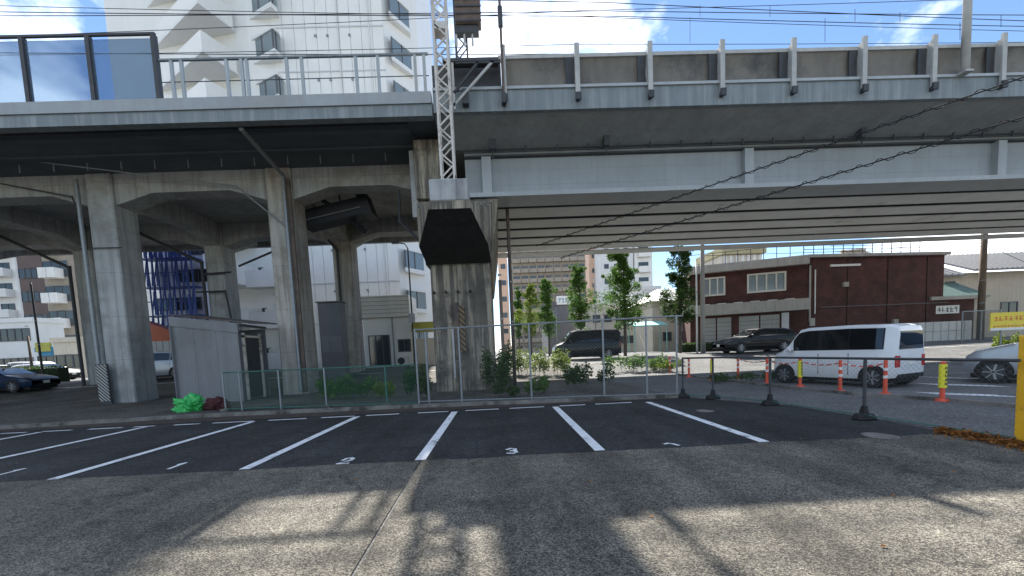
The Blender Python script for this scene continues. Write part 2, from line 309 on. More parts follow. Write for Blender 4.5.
# ------------------------------------------------------------------ mesh helpers
OFF = {}
class MB:
    def __init__(s): s.v = []; s.f = []
    def quad(s, *p):
        n = len(s.v); s.v += [tuple(q) for q in p]; s.f.append(tuple(range(n, n+len(p)))); return s
    def box(s, x0, x1, y0, y1, z0, z1, rz=0, about=None):
        n = len(s.v); P = [(x, y, z) for z in (z0, z1) for y in (y0, y1) for x in (x0, x1)]
        if rz:
            cx, cy = about or ((x0+x1)/2, (y0+y1)/2); c, q = math.cos(rz), math.sin(rz)
            P = [(cx+(x-cx)*c-(y-cy)*q, cy+(x-cx)*q+(y-cy)*c, z) for x, y, z in P]
        s.v += P
        s.f += [tuple(n+i for i in t) for t in ((0, 2, 3, 1), (4, 5, 7, 6), (0, 1, 5, 4), (2, 6, 7, 3), (0, 4, 6, 2), (1, 3, 7, 5))]; return s
    def hexa(s, P):   # 8 points: bottom 4 ccw, top 4 ccw
        n = len(s.v); s.v += [tuple(p) for p in P]
        s.f += [tuple(n+i for i in t) for t in ((3, 2, 1, 0), (4, 5, 6, 7), (0, 1, 5, 4), (1, 2, 6, 5), (2, 3, 7, 6), (3, 0, 4, 7))]; return s
    def rod(s, a, b, r, k=8, r2=None, caps=True):
        a, b = Vector(a), Vector(b); d = (b-a)
        if d.length < 1e-6: return s
        d.normalize(); u = d.orthogonal().normalized(); q = d.cross(u); n = len(s.v); r2 = r if r2 is None else r2
        for c, rr in ((a, r), (b, r2)):
            for i in range(k):
                t = 2*math.pi*i/k; s.v.append(tuple(c+u*(rr*math.cos(t))+q*(rr*math.sin(t))))
        for i in range(k): j = (i+1) % k; s.f.append((n+i, n+j, n+k+j, n+k+i))
        if caps: s.f.append(tuple(n+i for i in reversed(range(k)))); s.f.append(tuple(n+k+i for i in range(k)))
        return s
    def path(s, pts, r, k=6):
        for a, b in zip(pts, pts[1:]): s.rod(a, b, r, k)
        return s
    def bar(s, a, b, w, h=None):     # square bar
        h = h or w; a, b = Vector(a), Vector(b); d = (b-a).normalized()
        up = Vector((0, 0, 1)) if abs(d.z) < .95 else Vector((0, 1, 0))
        u = d.cross(up).normalized()*(w/2); q = u.cross(d).normalized()*(h/2); n = len(s.v)
        for c in (a, b):
            for e in (-u-q, u-q, u+q, -u+q): s.v.append(tuple(c+e))
        s.f += [tuple(n+i for i in t) for t in ((3, 2, 1, 0), (4, 5, 6, 7), (0, 1, 5, 4), (1, 2, 6, 5), (2, 3, 7, 6), (3, 0, 4, 7))]; return s
    def prismx(s, poly, x0, x1):      # poly in (y,z)
        n = len(s.v); k = len(poly)
        s.v += [(x0, y, z) for y, z in poly]+[(x1, y, z) for y, z in poly]
        for i in range(k): j = (i+1) % k; s.f.append((n+i, n+j, n+k+j, n+k+i))
        s.f.append(tuple(n+i for i in reversed(range(k)))); s.f.append(tuple(n+k+i for i in range(k))); return s
    def prismy(s, poly, y0, y1):      # poly in (x,z)
        n = len(s.v); k = len(poly)
        s.v += [(x, y0, z) for x, z in poly]+[(x, y1, z) for x, z in poly]
        for i in range(k): j = (i+1) % k; s.f.append((n+i, n+j, n+k+j, n+k+i))
        s.f.append(tuple(n+i for i in reversed(range(k)))); s.f.append(tuple(n+k+i for i in range(k))); return s
    def prismz(s, poly, z0, z1):
        n = len(s.v); k = len(poly)
        s.v += [(x, y, z0) for x, y in poly]+[(x, y, z1) for x, y in poly]
        for i in range(k): j = (i+1) % k; s.f.append((n+i, n+j, n+k+j, n+k+i))
        s.f.append(tuple(n+i for i in reversed(range(k)))); s.f.append(tuple(n+k+i for i in range(k))); return s
    def build(s, name, mat, parent=None, smooth=False, bevel=0, world=True, kind=None):
        o_ = OFF.get(parent.name, Vector()) if (parent and world) else Vector()
        me = bpy.data.meshes.new(name); me.from_pydata([(x-o_[0], y-o_[1], z-o_[2]) for x, y, z in s.v], [], s.f)
        bm = bmesh.new(); bm.from_mesh(me); bmesh.ops.recalc_face_normals(bm, faces=bm.faces)
        if bevel: bmesh.ops.bevel(bm, geom=bm.edges[:], offset=bevel, segments=1, affect='EDGES', clamp_overlap=True)
        bm.to_mesh(me); bm.free()
        me.materials.append(M[mat] if isinstance(mat, str) else mat)
        if smooth:
            for p in me.polygons: p.use_smooth = True
        o = bpy.data.objects.new(name, me); COL.objects.link(o)
        if parent: o.parent = parent; OFF[o.name] = OFF.get(parent.name, Vector())
        else: OFF[o.name] = Vector()
        if kind: o['kind'] = kind
        return o
def tag(o, label=None, cat=None, group=None, kind=None):
    if label: o['label'] = label
    if cat: o['category'] = cat
    if group: o['group'] = group
    if kind: o['kind'] = kind
    return o
def thing(name, label, cat, loc=(0, 0, 0), rz=0, group=None):
    o = bpy.data.objects.new(name, None); COL.objects.link(o); o.location = loc; o.rotation_euler = (0, 0, rz); o.empty_display_size = .2
    OFF[o.name] = Vector(loc); return tag(o, label, cat, group)
def piece(src, name, parent, loc, rz=0):     # a copy of a built part, sharing its mesh
    o = src.copy(); o.name = name; COL.objects.link(o); o.parent = parent; o.location = loc; o.rotation_euler = (0, 0, rz)
    return o
def shared(mb, name, mat, bevel=0):           # mesh data only
    o = mb.build(name, mat, bevel=bevel); me = o.data; bpy.data.objects.remove(o); return me
def put(me, name, parent, loc, rz=0):         # local placement of shared mesh under a parent
    o = bpy.data.objects.new(name, me); COL.objects.link(o); o.parent = parent
    o.location = Vector(loc)-OFF.get(parent.name, Vector()) if parent else loc
    o.rotation_euler = (0, 0, rz); OFF[o.name] = Vector(loc); return o
def single(name, mb, mat, label, cat, group=None, **k): return tag(mb.build(name, mat, **k), label, cat, group)

# ------------------------------------------------------------------ ground
def gz(x, y):
    t = max(0, min(1, (y-19)/8)); t = t*t*(3-2*t); return .7*t
mb = MB()
xs = [-600, -200, -80, -40, -20, -10, 0, 10, 20, 40, 80, 200, 600]
ys = [-60, -10, 0, 10, 17, 19, 20, 21, 22, 23, 24, 25, 26, 27, 30, 40, 80, 200, 900]
for i, x in enumerate(xs):
    for y in ys: mb.v.append((x, y, gz(x, y)-.012))
for i in range(len(xs)-1):
    for j in range(len(ys)-1):
        a = i*len(ys)+j; mb.f.append((a, a+len(ys), a+len(ys)+1, a+1))
mb.build('ground', 'road', kind='structure')
def sheet(name, poly, z, mat, parent=None, kind='structure', th=0):
    mb = MB().quad(*[(x, y, z) for x, y in poly]); return mb.build(name, mat, parent, kind=kind)
def strip_ground(name, x0, x1, y0, y1, dz, mat, n=12, kind='structure'):
    mb = MB()
    for j in range(n+1):
        y = y0+(y1-y0)*j/n
        for x in (x0, x1): mb.v.append((x, y, gz(x, y)+dz))
    for j in range(n): a = 2*j; mb.f.append((a, a+1, a+3, a+2))
    return mb.build(name, mat, kind=kind)
# apron of old asphalt in two slabs with an open joint between them
J0, J1 = G(429, 447), G(352, 576)
dxy = (J1.x-J0.x)/(J1.y-J0.y); jx = lambda y: J0.x+dxy*(y-J0.y)
apron = bpy.data.objects.new('apron', None); COL.objects.link(apron); OFF['apron'] = Vector(); apron['kind'] = 'structure'
def ragged(xa, xb, y, n, amp, seed):
    r = random.Random(seed); return [(xa+(xb-xa)*i/n, y+r.uniform(-amp, amp)) for i in range(n+1)]
top = ragged(-40, jx(5.75)-.012, 5.75, 60, .035, 1)
sheet('asphalt_slab', [(-40, -8)]+[(jx(-8)-.012, -8)]+top[::-1], .002, 'apron', apron)
top = ragged(jx(5.75)+.012, 6.6, 5.72, 24, .035, 2)
sheet('asphalt_slab', [(jx(-8)+.012, -8), (9.5, -8), (6.6, 4.4)]+top[::-1], .002, 'apron', apron)
lot = sheet('parking_lot', [(-14.5, 5.3), (6.5, 5.3), (6.35, 8.8), (5.4, 10.9), (-14.5, 10.95)], -.004, 'lot')
# stall lines and the broken line at the back of the stalls
for i, X in enumerate((-11.15, -8.68, -6.1, -3.55, -1.15, 1.365, 3.72)):
    y0 = 5.76 if X > -8 else 5.9
    MB().quad((X-.075, y0, .006), (X+.075, y0, .006), (X+.075, 10.42, .006), (X-.075, 10.42, .006)).build('parking_line', 'white_line', lot)
x = -12.2; rr = random.Random(3)
while x < 3.6:
    l = rr.uniform(.5, 1.0); MB().quad((x, 10.46, .0062), (x+l, 10.46, .0062), (x+l, 10.57, .0062), (x, 10.57, .0062)).build('dash_line', 'white_line', lot); x += l+rr.uniform(.25, .5)
def numeral(strokes, cx, cy, sx, sy):
    mb = MB()
    for k, pts in enumerate(strokes):
        for (a, b), (c, d) in zip(pts, pts[1:]):
            p, q = Vector((cx+a*sx, cy+b*sy, 0)), Vector((cx+c*sx, cy+d*sy, 0)); t = (q-p).normalized(); n_ = Vector((-t.y, t.x, 0))*.028; p -= t*.02; q += t*.02
            z = .006+.0004*len(mb.f)
            mb.quad((p.x-n_.x, p.y-n_.y, z), (p.x+n_.x, p.y+n_.y, z), (q.x+n_.x, q.y+n_.y, z), (q.x-n_.x, q.y-n_.y, z))
    return mb.build('stall_number', 'white_line', lot)
TWO = [[(-.5, .55), (-.35, .9), (.1, 1), (.45, .8), (.4, .45), (-.1, .1), (-.5, -.2), (.55, -.2)]]
THREE = [[(-.5, .8), (-.1, 1), (.4, .85), (.35, .5), (-.05, .42), (.4, .35), (.5, 0), (.1, -.22), (-.45, -.1)]]
ONE = [[(0, -.2), (0, 1)], [(-.3, .7), (0, 1)]]
ARC = [[(-.6, .5), (-.2, .62), (.2, .45), (.5, .05)]]
for g_, px, py in ((ONE, 172, 468), (TWO, 344, 463), (THREE, 512, 453), (ARC, 674, 446), (ONE, 4, 474)):
    p = G(px, py); numeral(g_, p.x, p.y, .13, .26)
# light utility covers in the lot
for px, py, rx in ((880, 436, .2), (705, 411, .17)):
    p = G(px, py); mb = MB(); mb.quad(*[(p.x+rx*math.cos(t*.2618), p.y+rx*1.2*math.sin(t*.2618), .004) for t in range(24)])
    tag(mb.build('utility_cover', 'kerb'), 'pale oval utility cover in the dark asphalt beside the last stall line' if px < 800 else 'pale oval utility cover near the low mesh fence at the right', 'cover')
# back kerb and soil strip
KB = [(-14.6, 11.15), (-8.6, 11.75), (-2.4, 11.55), (4.9, 10.95)]
kb = MB()
for (xa, ya), (xb, yb) in zip(KB, KB[1:]): kb.hexa([(xa, ya, -.02), (xb, yb, -.02), (xb, yb+.13, -.02), (xa, ya+.13, -.02), (xa, ya, .1), (xb, yb, .1), (xb, yb+.13, .1), (xa, ya+.13, .1)])
kb.build('kerb', 'kerb', kind='structure')
sheet('soil_strip', [(-14.6, 10.9), (5.3, 10.85), (4.9, 10.98), (-2.4, 11.56), (-8.6, 11.76), (-14.6, 11.16)], .003, 'soil')
mb = MB()
for j, y in enumerate((11.3, 14, 17, 19, 20, 21, 22, 23, 24, 25, 26, 27, 29)):
    for x in (-60, -9, -1, 6.6 if y < 18 else 4): mb.v.append((x, y if y > 11.4 else {-60: 10.9, -9: 11.85, -1: 11.6}.get(x, 10.95), gz(0, y)-.004))
for j in range(12):
    for i in range(3): a = 4*j+i; mb.f.append((a, a+1, a+5, a+4))
mb.build('under_bridge_ground', 'dirt', kind='structure')
# footway between the low fence and the road on the right
FW = [(6.75, 4.2), (9.6, 4.2), (9.1, 8.6), (8.35, 10.2), (8.0, 15.6), (7.9, 19), (4.6, 19), (4.9, 11), (6.3, 8.8)]
sheet('footway', FW, .0, 'foot')
KE = [(10.2, 2), (9.62, 6), (9.25, 8.4), (8.6, 9.8), (8.35, 12), (8.2, 15.6), (8.1, 19)]
kb = MB()
for (xa, ya), (xb, yb) in zip(KE, KE[1:]): kb.hexa([(xa, ya, -.02), (xa+.14, ya, -.02), (xb+.14, yb, -.02), (xb, yb, -.02), (xa, ya, .06), (xa+.14, ya, .06), (xb+.14, yb, .06), (xb, yb, .06)])
kb.build('road_kerb', 'kerb', kind='structure')
# crossing bars and lane lines on the road to the right
road_marks = bpy.data.objects.new('road_markings', None); COL.objects.link(road_marks); OFF['road_markings'] = Vector(); road_marks['kind'] = 'structure'
for (xa, ya), (xb, yb) in (((925, 393), (1010, 396)), ((925, 384), (1000, 386)), ((925, 377), (985, 379)), ((930, 371), (975, 373)), ((925, 366), (960, 367))):
    p, q = G(xa, ya), G(xb, yb); MB().quad((p.x, p.y-.3, 0), (q.x, q.y-.3, 0), (q.x, q.y+.3, 0), (p.x, p.y+.3, 0)).build('crossing_bar', 'white_line', road_marks)
for y in (24.2, 31.5):
    for x in range(-60, 60, 9 if y > 30 else 5):
        l = 4 if y > 30 else 3.4; MB().quad((x, y, gz(0, y)), (x+l, y, gz(0, y)), (x+l, y+.15, gz(0, y+.15)), (x, y+.15, gz(0, y+.15))).build('lane_line', 'worn_line', road_marks)
for x in range(-40, -20, 1): MB().quad((x, 27.2, .695), (x+.45, 27.2, .695), (x+.45, 29.6, .695), (x, 29.6, .695)).build('crossing_bar', 'worn_line', road_marks)

# ------------------------------------------------------------------ concrete viaduct (left)
VX0, VX1 = -46.0, -2.72
via = thing('concrete_viaduct', 'long grey concrete railway viaduct on square columns, left of the stained pier', 'viaduct', (-16, 22, 0))
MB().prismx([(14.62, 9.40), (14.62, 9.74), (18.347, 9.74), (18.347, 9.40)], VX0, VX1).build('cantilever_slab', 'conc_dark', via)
MB().prismx([(18.35, 9.40), (18.35, 9.735), (29.2, 9.735), (29.2, 9.40)], VX0, VX1).build('deck_slab', 'conc', via)
MB().prismx([(14.3, 9.14), (14.3, 9.50), (14.615, 9.50), (14.615, 9.14)], VX0, -1.76).build('edge_beam', 'fascia', via)
MB().prismx([(14.24, 9.505), (14.24, 9.86), (14.60, 9.86), (14.60, 9.505)], VX0, -1.76).build('parapet', 'steel', via)
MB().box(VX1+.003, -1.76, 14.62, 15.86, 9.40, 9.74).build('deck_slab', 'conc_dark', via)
MB().prismx([(29.205, 9.1), (29.205, 9.95), (29.5, 9.95), (29.5, 9.1)], VX0, VX1).build('edge_beam', 'conc', via)
for y, z in ((15.5, 9.30), (16.7, 9.32)):
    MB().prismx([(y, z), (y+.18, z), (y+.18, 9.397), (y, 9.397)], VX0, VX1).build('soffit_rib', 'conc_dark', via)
MB().path([(VX0, 15.1, 9.33), (VX1, 15.1, 9.33)], .035).build('conduit', 'dark_metal', via)
CX = (-30.45, -23.2, -15.93, -8.72)
for y0 in (18.35, 25.15):
    for i, cx in enumerate(CX):
        xa = cx; xb = CX[i+1] if i < 3 else -3.0
        if i == 3: pts_end = xb
        # haunched beam between two columns
        b0, b1 = xa+.53, (xb-.53 if i < 3 else xb)
        h = 1.5
        MB().prismy([(b0, 8.15), (b0+h, 8.6), (b1-(h if i < 3 else 1.2), 8.6), (b1, 8.15 if i < 3 else 8.3), (b1, 9.397), (b0, 9.397)], y0, y0+.9).build('beam', 'conc', via)
    MB().prismy([(-46, 8.6), (-32.4, 8.6), (-31, 7.95), (-31, 9.397), (-46, 9.397)], y0, y0+.9).build('beam', 'conc', via)
for cx in CX:
    for y0, yb in ((18.2, 19.4), (25.0, 26.2)):
        mat = 'conc_rust' if cx > -10 else 'conc'
        mb = MB(); z0 = -.3
        mb.hexa([(cx-.54, y0-.02, z0), (cx+.54, y0-.02, z0), (cx+.54, yb+.02, z0), (cx-.54, yb+.02, z0), (cx-.52, y0, 9.397), (cx+.52, y0, 9.397), (cx+.52, yb, 9.397), (cx-.52, yb, 9.397)])
        mb.build('column', mat, via, bevel=.05)
    # transverse haunched beam
    MB().prismx([(19.41, 8.15), (20.9, 8.6), (23.5, 8.6), (24.97, 8.15), (24.97, 9.396), (19.41, 9.396)], cx-.42, cx+.42).build('cross_beam', 'conc', via)
    MB().prismx([(26.23, 8.0), (28.9, 9.1), (28.9, 9.395), (26.23, 9.395)], cx-.42, cx+.42).build('cross_beam', 'conc', via)
# railing on the parapet
rail_me = shared(MB().box(-.045, .045, -.04, .04, 9.863, 11.06), 'railing_post', 'steel_l')
for px in (173, 183, 228, 243, 248, 288, 303, 357, 379, 416, 425):
    p = A(px, 80, 14.4); put(rail_me, 'railing_post', via, (p.x, 14.4, 0))
MB().box(-10.25, -1.8, 14.36, 14.44, 11.063, 11.12).build('railing_rail', 'fascia', via)
MB().box(-10.25, -1.8, 14.39, 14.41, 10.42, 10.44).build('railing_rail', 'dark_metal', via)
# glazed noise barrier farther left
gl_me = shared(MB().box(-.92, .92, 14.39, 14.41, 9.9, 11.75), 'glass_panel', 'barrier')
mu_me = shared(MB().box(-.06, .06, 14.32, 14.48, 9.863, 11.85), 'barrier_post', 'dark_metal')
for i in range(14):
    x = -10.35-2*i; put(mu_me, 'barrier_post', via, (x, 0, 0)); put(gl_me, 'glass_panel', via, (x-1.0, 0, 0))
MB().box(-38.3, -10.3, 14.36, 14.44, 11.853, 11.92).build('barrier_rail', 'dark_metal', via)
# drain pipes and conduits
def pipe(pts, r, mat, label, k=8): 
    mb = MB(); mb.path(pts, r, k)
    for q in pts[1:-1]: mb.rod(Vector(q)-Vector((0, 0, r*1.1)), Vector(q)+Vector((0, 0, r*1.1)), r*1.15, k)
    return mb.build('drain_pipe', mat, via)
pipe([(-16.62, 18.05, 9.1), (-16.62, 18.05, 8.5), (-16.60, 18.05, .05)], .075, 'galv', '')
pipe([(-19.6, 18.1, 9.05), (-16.9, 18.1, 8.45), (-16.66, 18.0, 7.9)], .03, 'dark_metal', '')
p = A(240, 119, 14.7); pipe([(p.x, 14.7, 9.12), (-8.42, 18.03, 9.0), (-8.42, 18.03, .1)], .07, 'galv', '')
MB().box(-8.36, -8.20, 18.10, 18.19, .1, 8.9).build('rust_streak_plate', 'rusty', via)
q0, q1, q2 = A(40, 162, 17.2), A(236, 186, 18.1), A(285, 226, 18.1)
pipe([q0, q1, q2], .028, 'galv', '')
for (x0, cx) in ((-27.5, -23.78), (-20.2, -16.5)):
    pipe([(x0, 24.7, 9.2), (cx, 24.8, 7.2), (cx, 24.8, .5)], .085, 'dark_metal', '')
pipe([(-16.6, 24.75, 6.55), (-14.9, 24.75, 6.6)], .05, 'dark_metal', '')
pipe([(-16.9, 24.7, 5.55), (-15.3, 24.7, 5.55), (-15.0, 24.7, 3.2)], .05, 'dark_metal', '')
pipe([(-14.4, 24.7, 6.9), (-11.9, 24.6, 7.8)], .06, 'dark_metal', '')
pipe([(-9.35, 24.8, 8.2), (-8.9, 24.8, 7.6), (-8.9, 24.8, .5)], .07, 'dark_metal', '')
q = A(399, 190, 17.6); q_ = A(400, 222, 17.6); q3 = A(419, 240, 17.6); pipe([q, q_, q3], .05, 'dark_metal', '')
for cx in (-15.93,):
    for z in (6.4,):
        MB().path([(cx-.9, 18.1, z), (cx+.75, 18.1, z-.02)], .022).build('conduit', 'dark_metal', via)
bk = shared(MB().box(-.03, .03, 0, .18, -.02, .02), 'pipe_bracket', 'galv')
for z in (1, 2.4, 3.8, 5.2, 6.6, 8): put(bk, 'pipe_bracket', via, (-16.62, 18.0, z)); put(bk, 'pipe_bracket', via, (-8.42, 18.0, z))
# little hangers under the cantilever
hg = shared(MB().box(-.015, .015, -.015, .015, -.3, 0), 'hanger', 'galv')
for i in range(18): put(hg, 'hanger', via, (-24+1.25*i, 17.1, 9.3))
# hanging cable trough between the columns
tr = thing('cable_trough', 'dark blue-black cable trough hanging under the concrete viaduct beside the rust-streaked column', 'trough', (-6.5, 20.5, 8))
a, b = A(306, 222, 20.6), A(364, 208, 20.6)
MB().bar(a, b, .9, .75).build('trough_body', 'duct', tr)
MB().bar(a+Vector((0, -.52, -.12)), b+Vector((0, -.52, -.12)), .04, .05).build('trough_edge', 'shed', tr)
MB().bar(b+Vector((-.05, 0, 0)), b+Vector((.35, 0, .12)), 1.1, .98).build('end_collar', 'duct', tr)
MB().rod(A(309, 190, 19.7), A(366, 232, 21.3), .1).build('stay_tube', 'duct', tr)
for t in (.15, .6): c = a.lerp(b, t); MB().bar((c.x, c.y, c.z+.45), (c.x, c.y, 9.4), .06).build('hanger', 'dark_metal', tr)

# ------------------------------------------------------------------ pier in the middle
pier = thing('bridge_pier', 'weathered concrete pier with soot-black sloping corbel carrying the lattice mast', 'pier', (-1.3, 18, 0))
MB().hexa([(-2.42, 16.1, -.2), (-.17, 16.1, -.2), (-.17, 19.6, -.2), (-2.42, 19.6, -.2), (-2.40, 16.15, 4.76), (-.15, 16.15, 4.76), (-.15, 19.6, 4.76), (-2.40, 19.6, 4.76)]).build('shaft', 'pier', pier, bevel=.04)
MB().hexa([(-2.42, 23.8, -.2), (-.17, 23.8, -.2), (-.17, 27, -.2), (-2.42, 27, -.2), (-2.40, 23.8, 4.76), (-.15, 23.8, 4.76), (-.15, 27, 4.76), (-2.40, 27, 4.76)]).build('shaft', 'pier', pier, bevel=.04)
MB().hexa([(-2.55, 16.12, 4.763), (-.08, 16.12, 4.763), (-.08, 27.2, 4.763), (-2.55, 27.2, 4.763), (-2.75, 16.12, 7.12), (.27, 16.12, 7.12), (.27, 27.2, 7.12), (-2.75, 27.2, 7.12)]).build('cap_beam', 'pier', pier, bevel=.04)
MB().box(-2.72, -1.75, 15.9, 27.2, 7.123, 9.2).build('upstand', 'pier', pier, bevel=.03)
MB().box(-2.95, -2.725, 16.3, 17.2, 6.6, 9.0).build('bearing_bracket', 'conc', pier)
# corbel reaching out to carry the mast
fT = [(-1.86, 12.85, 5.95), (-.60, 12.85, 5.95)]; fB = [(-1.86, 12.85, 5.72), (-.60, 12.85, 5.72)]
mB = [(-2.52, 14.75, 5.12), (-.16, 14.75, 5.12)]; mT = [(-2.52, 14.75, 6.35), (-.16, 14.75, 6.35)]
bT = [(-2.66, 16.118, 7.1), (.18, 16.118, 7.1)]; bB = [(-2.50, 16.118, 4.78), (-.09, 16.118, 4.78)]
cb2 = MB().quad(fT[0], fT[1], mT[1], mT[0]).quad(mT[0], mT[1], bT[1], bT[0]).quad(fB[0], fB[1], fT[1], fT[0])
cb2.quad(fB[1], mB[1], mT[1], fT[1]).quad(mB[1], bB[1], bT[1], mT[1]).quad(fB[0], fT[0], mT[0], mB[0]).quad(mB[0], mT[0], bT[0], bB[0])
cb2.build('corbel', 'pier', pier)
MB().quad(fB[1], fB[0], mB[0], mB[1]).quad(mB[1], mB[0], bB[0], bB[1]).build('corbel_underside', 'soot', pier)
MB().box(-1.80, -.66, 12.84, 13.7, 5.953, 6.58).build('footing_block', 'block', pier, bevel=.03)
MB().box(-2.715, -1.705, 15.87, 27.2, 9.42, 9.72).build('joint_sun_stop', 'conc_dark', pier)  # plate added to block sun coming through the gap between the decks
# striped warning plate, bolts and rust
pl = A(460, 328, 16.04)
MB().box(pl.x-.2, pl.x-.02, 15.98, 16.03, 1.2, 3.35).build('warning_plate', 'rusty', pier)
MB().box(pl.x+.0, pl.x+.2, 15.96, 16.03, 1.5, 3.2).build('warning_plate', 'haz_by', pier)
MB().box(pl.x-.32, pl.x-.24, 16.0, 16.07, .5, 2.4).build('pipe_cover', 'postg', pier)
for i in range(4): MB().rod((pl.x-.9+.45*i, 16.15, 3.75), (pl.x-.9+.45*i, 16.0, 3.75), .05).build('anchor_bolt', 'black', pier)

# ------------------------------------------------------------------ steel girder bridge (right)
BX0, BX1 = -1.7, 52.0
br = thing('girder_bridge', 'grey steel girder railway bridge with noise wall, spanning the road right of the pier', 'bridge', (12, 21, 0))
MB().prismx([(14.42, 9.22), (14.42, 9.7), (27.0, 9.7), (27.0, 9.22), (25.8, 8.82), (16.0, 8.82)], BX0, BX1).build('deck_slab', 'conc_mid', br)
MB().prismx([(14.26, 9.20), (14.26, 9.84), (14.417, 9.84), (14.417, 9.20)], BX0, BX1).build('fascia', 'fascia', br)
MB().prismx([(27.003, 9.1), (27.003, 10.9), (27.3, 10.9), (27.3, 9.1)], BX0, BX1).build('far_parapet', 'panel', br)
MB().box(BX0, BX1, 14.2, 14.30, 9.845, 9.93).build('lower_rail', 'steel_l', br)
MB().box(.45, BX1, 14.36, 14.56, 10.86, 10.97).build('coping', 'postg', br)
MB().box(BX0, .40, 14.38, 14.56, 9.935, 10.72).build('end_panel', 'dark_metal', br)
# noise wall panels, slightly dished, between posts
P0 = A(577, 70, 14.2).x; SP = (A(1002, 60, 14.2).x-P0)/6
pm = MB(); nseg = 6; PW = SP/2-.01
for i in range(nseg):
    za, zb = 9.935+(10.858-9.935)*i/nseg, 9.935+(10.858-9.935)*(i+1)/nseg
    d = lambda z: .10*math.sin(math.pi*(z-9.935)/.923)
    pm.quad((-PW, 14.42+d(za), za), (PW, 14.42+d(za), za), (PW, 14.42+d(zb), zb), (-PW, 14.42+d(zb), zb))
pm.box(-PW, PW, 14.54, 14.56, 9.935, 10.858)
panel_me = shared(pm, 'wall_panel', 'panel')
pst = MB().box(-.075, .075, 14.12, 14.2, 9.55, 11.14).box(-.05, .05, 14.2, 14.36, 9.94, 11.0)
post_me = shared(pst, 'wall_post', 'postg')
foot_me = shared(MB().box(-.09, .09, 14.06, 14.118, 9.4, 9.62).box(-.05, .05, 14.121, 14.255, 9.42, 9.52), 'post_foot', 'dark_metal')
end_shade_me = shared(MB().hexa([(-.34, 14.36, 9.94), (-.08, 14.36, 9.94), (-.08, 14.40, 9.94), (-.34, 14.40, 9.94), (-.34, 14.36, 10.85), (-.08, 14.36, 10.85), (-.08, 14.40, 10.85), (-.34, 14.40, 10.85)]), 'panel_end_shade', 'dark_metal')  # dark sheet painted in as the shade at each panel's right end
for i in range(-1, 22):
    x = P0+SP*i
    if x > .6 or i >= 0:
        put(post_me, 'wall_post', br, (x, 0, 0)); put(foot_me, 'post_foot', br, (x, 0, 0)); put(end_shade_me, 'panel_end_shade', br, (x, 0, 0))
    if i >= 0: put(panel_me, 'wall_panel', br, (x-SP/2, 0, 0))
put(panel_me, 'wall_panel', br, (P0+SP*22-SP/2, 0, 0))
# girders with wide bottom flanges
for k in range(7):
    y = 16.3+1.55*k
    g0 = -.9
    MB().box(g0, BX1, y-.02, y+.02, 7.32, 8.815).build('girder_web', 'steel' if k == 0 else 'greywall', br)  # inner webs coloured darker to deepen the shade in the flange gaps
    MB().box(g0, BX1, y-.27, y+(.95 if k == 0 else .85), 7.16, 7.315 if k == 0 else 7.20).build('bottom_flange', 'steel_l' if k == 0 else 'under', br)
    MB().box(g0, BX1, y-.2, y+.2, 8.60, 8.66).build('top_flange', 'dark_metal' if k == 0 else 'steel', br)
    for i in range(5):
        x = -0.1+9.85*i
        if k == 0: MB().box(x-.17, x+.17, y-.26, y-.022, 7.318, 8.59).build('stiffener', 'steel_l', br)
        else: MB().box(x-.03, x+.03, y-.2, y-.022, 7.318, 8.59).build('stiffener', 'steel', br)
for z in (7.62, 8.15): MB().box(-.9, BX1, 16.272, 16.279, z, z+.035).build('weld_seam', 'steel', br)
# underside brackets, drips and bolts along the haunch
bk2 = shared(MB().box(-.02, .02, 15.86, 15.9, 8.66, 8.88), 'haunch_bracket', 'dark_metal')
for i in range(38): put(bk2, 'haunch_bracket', br, (.2+1.15*i, 0, 0))
bx2 = shared(MB().box(-.1, .1, 15.5, 15.75, 8.62, 8.95).rod((0, 15.6, 8.62), (0, 15.6, 8.3), .025), 'junction_box', 'dark_metal')
for px in (492, 606, 862): put(bx2, 'junction_box', br, (A(px, 135, 15.6).x, 0, 0))
MB().path([(-.9, 15.95, 8.70), (BX1, 15.95, 8.70)], .03).build('conduit', 'dark_metal', br)
# triangular bracket platform by the mast
for a_, b_ in (((-1.2, 13.95, 9.05), (.3, 13.95, 10.55)), ((-.9, 13.95, 10.5), (.5, 13.95, 10.5)), ((-1.0, 13.95, 9.6), (-.2, 13.95, 10.5)), ((-1.0, 13.95, 9.1), (-1.0, 13.95, 10.5))):
    MB().bar(a_, b_, .07).build('bracket_bar', 'postg' if a_[2] < 9.3 else 'dark_metal', br)
MB().box(-1.3, .45, 13.9, 14.24, 10.52, 10.62).build('bracket_deck', 'dark_metal', br)
MB().box(-.75, -.55, 13.96, 14.2, 9.3, 9.75).build('cable_box', 'dark_metal', br)

# ------------------------------------------------------------------ lattice masts, poles, wires
def lattice(root, x0, x1, y0, y1, z0, z1, step, leg, br_, mat):
    for x in (x0, x1):
        for y in (y0, y1): MB().bar((x, y, z0), (x, y, z1), leg).build('leg', mat, root)
    z = z0+.08; s = 0
    while z+step <= z1:
        for y in (y0, y1):
            a_, b_ = (x0, x1) if s % 2 == 0 else (x1, x0)
            MB().bar((a_, y, z), (b_, y, z+step), br_).build('brace', mat, root)
        for x in (x0, x1):
            a_, b_ = (y0, y1) if s % 2 == 0 else (y1, y0)
            MB().bar((x, a_, z), (x, b_, z+step), br_).build('brace', mat, root)
        z += step; s += 1
mast = thing('lattice_mast', 'tall cream-painted lattice mast standing on the pier corbel', 'mast', (-1.24, 13.2, 6.583))
lattice(mast, -1.43, -1.05, 13.02, 13.4, 6.6, 14.6, .36, .065, .04, 'mast')
MB().box(-1.5, -.98, 12.95, 13.47, 6.583, 6.62).build('base_plate', 'mast', mast)
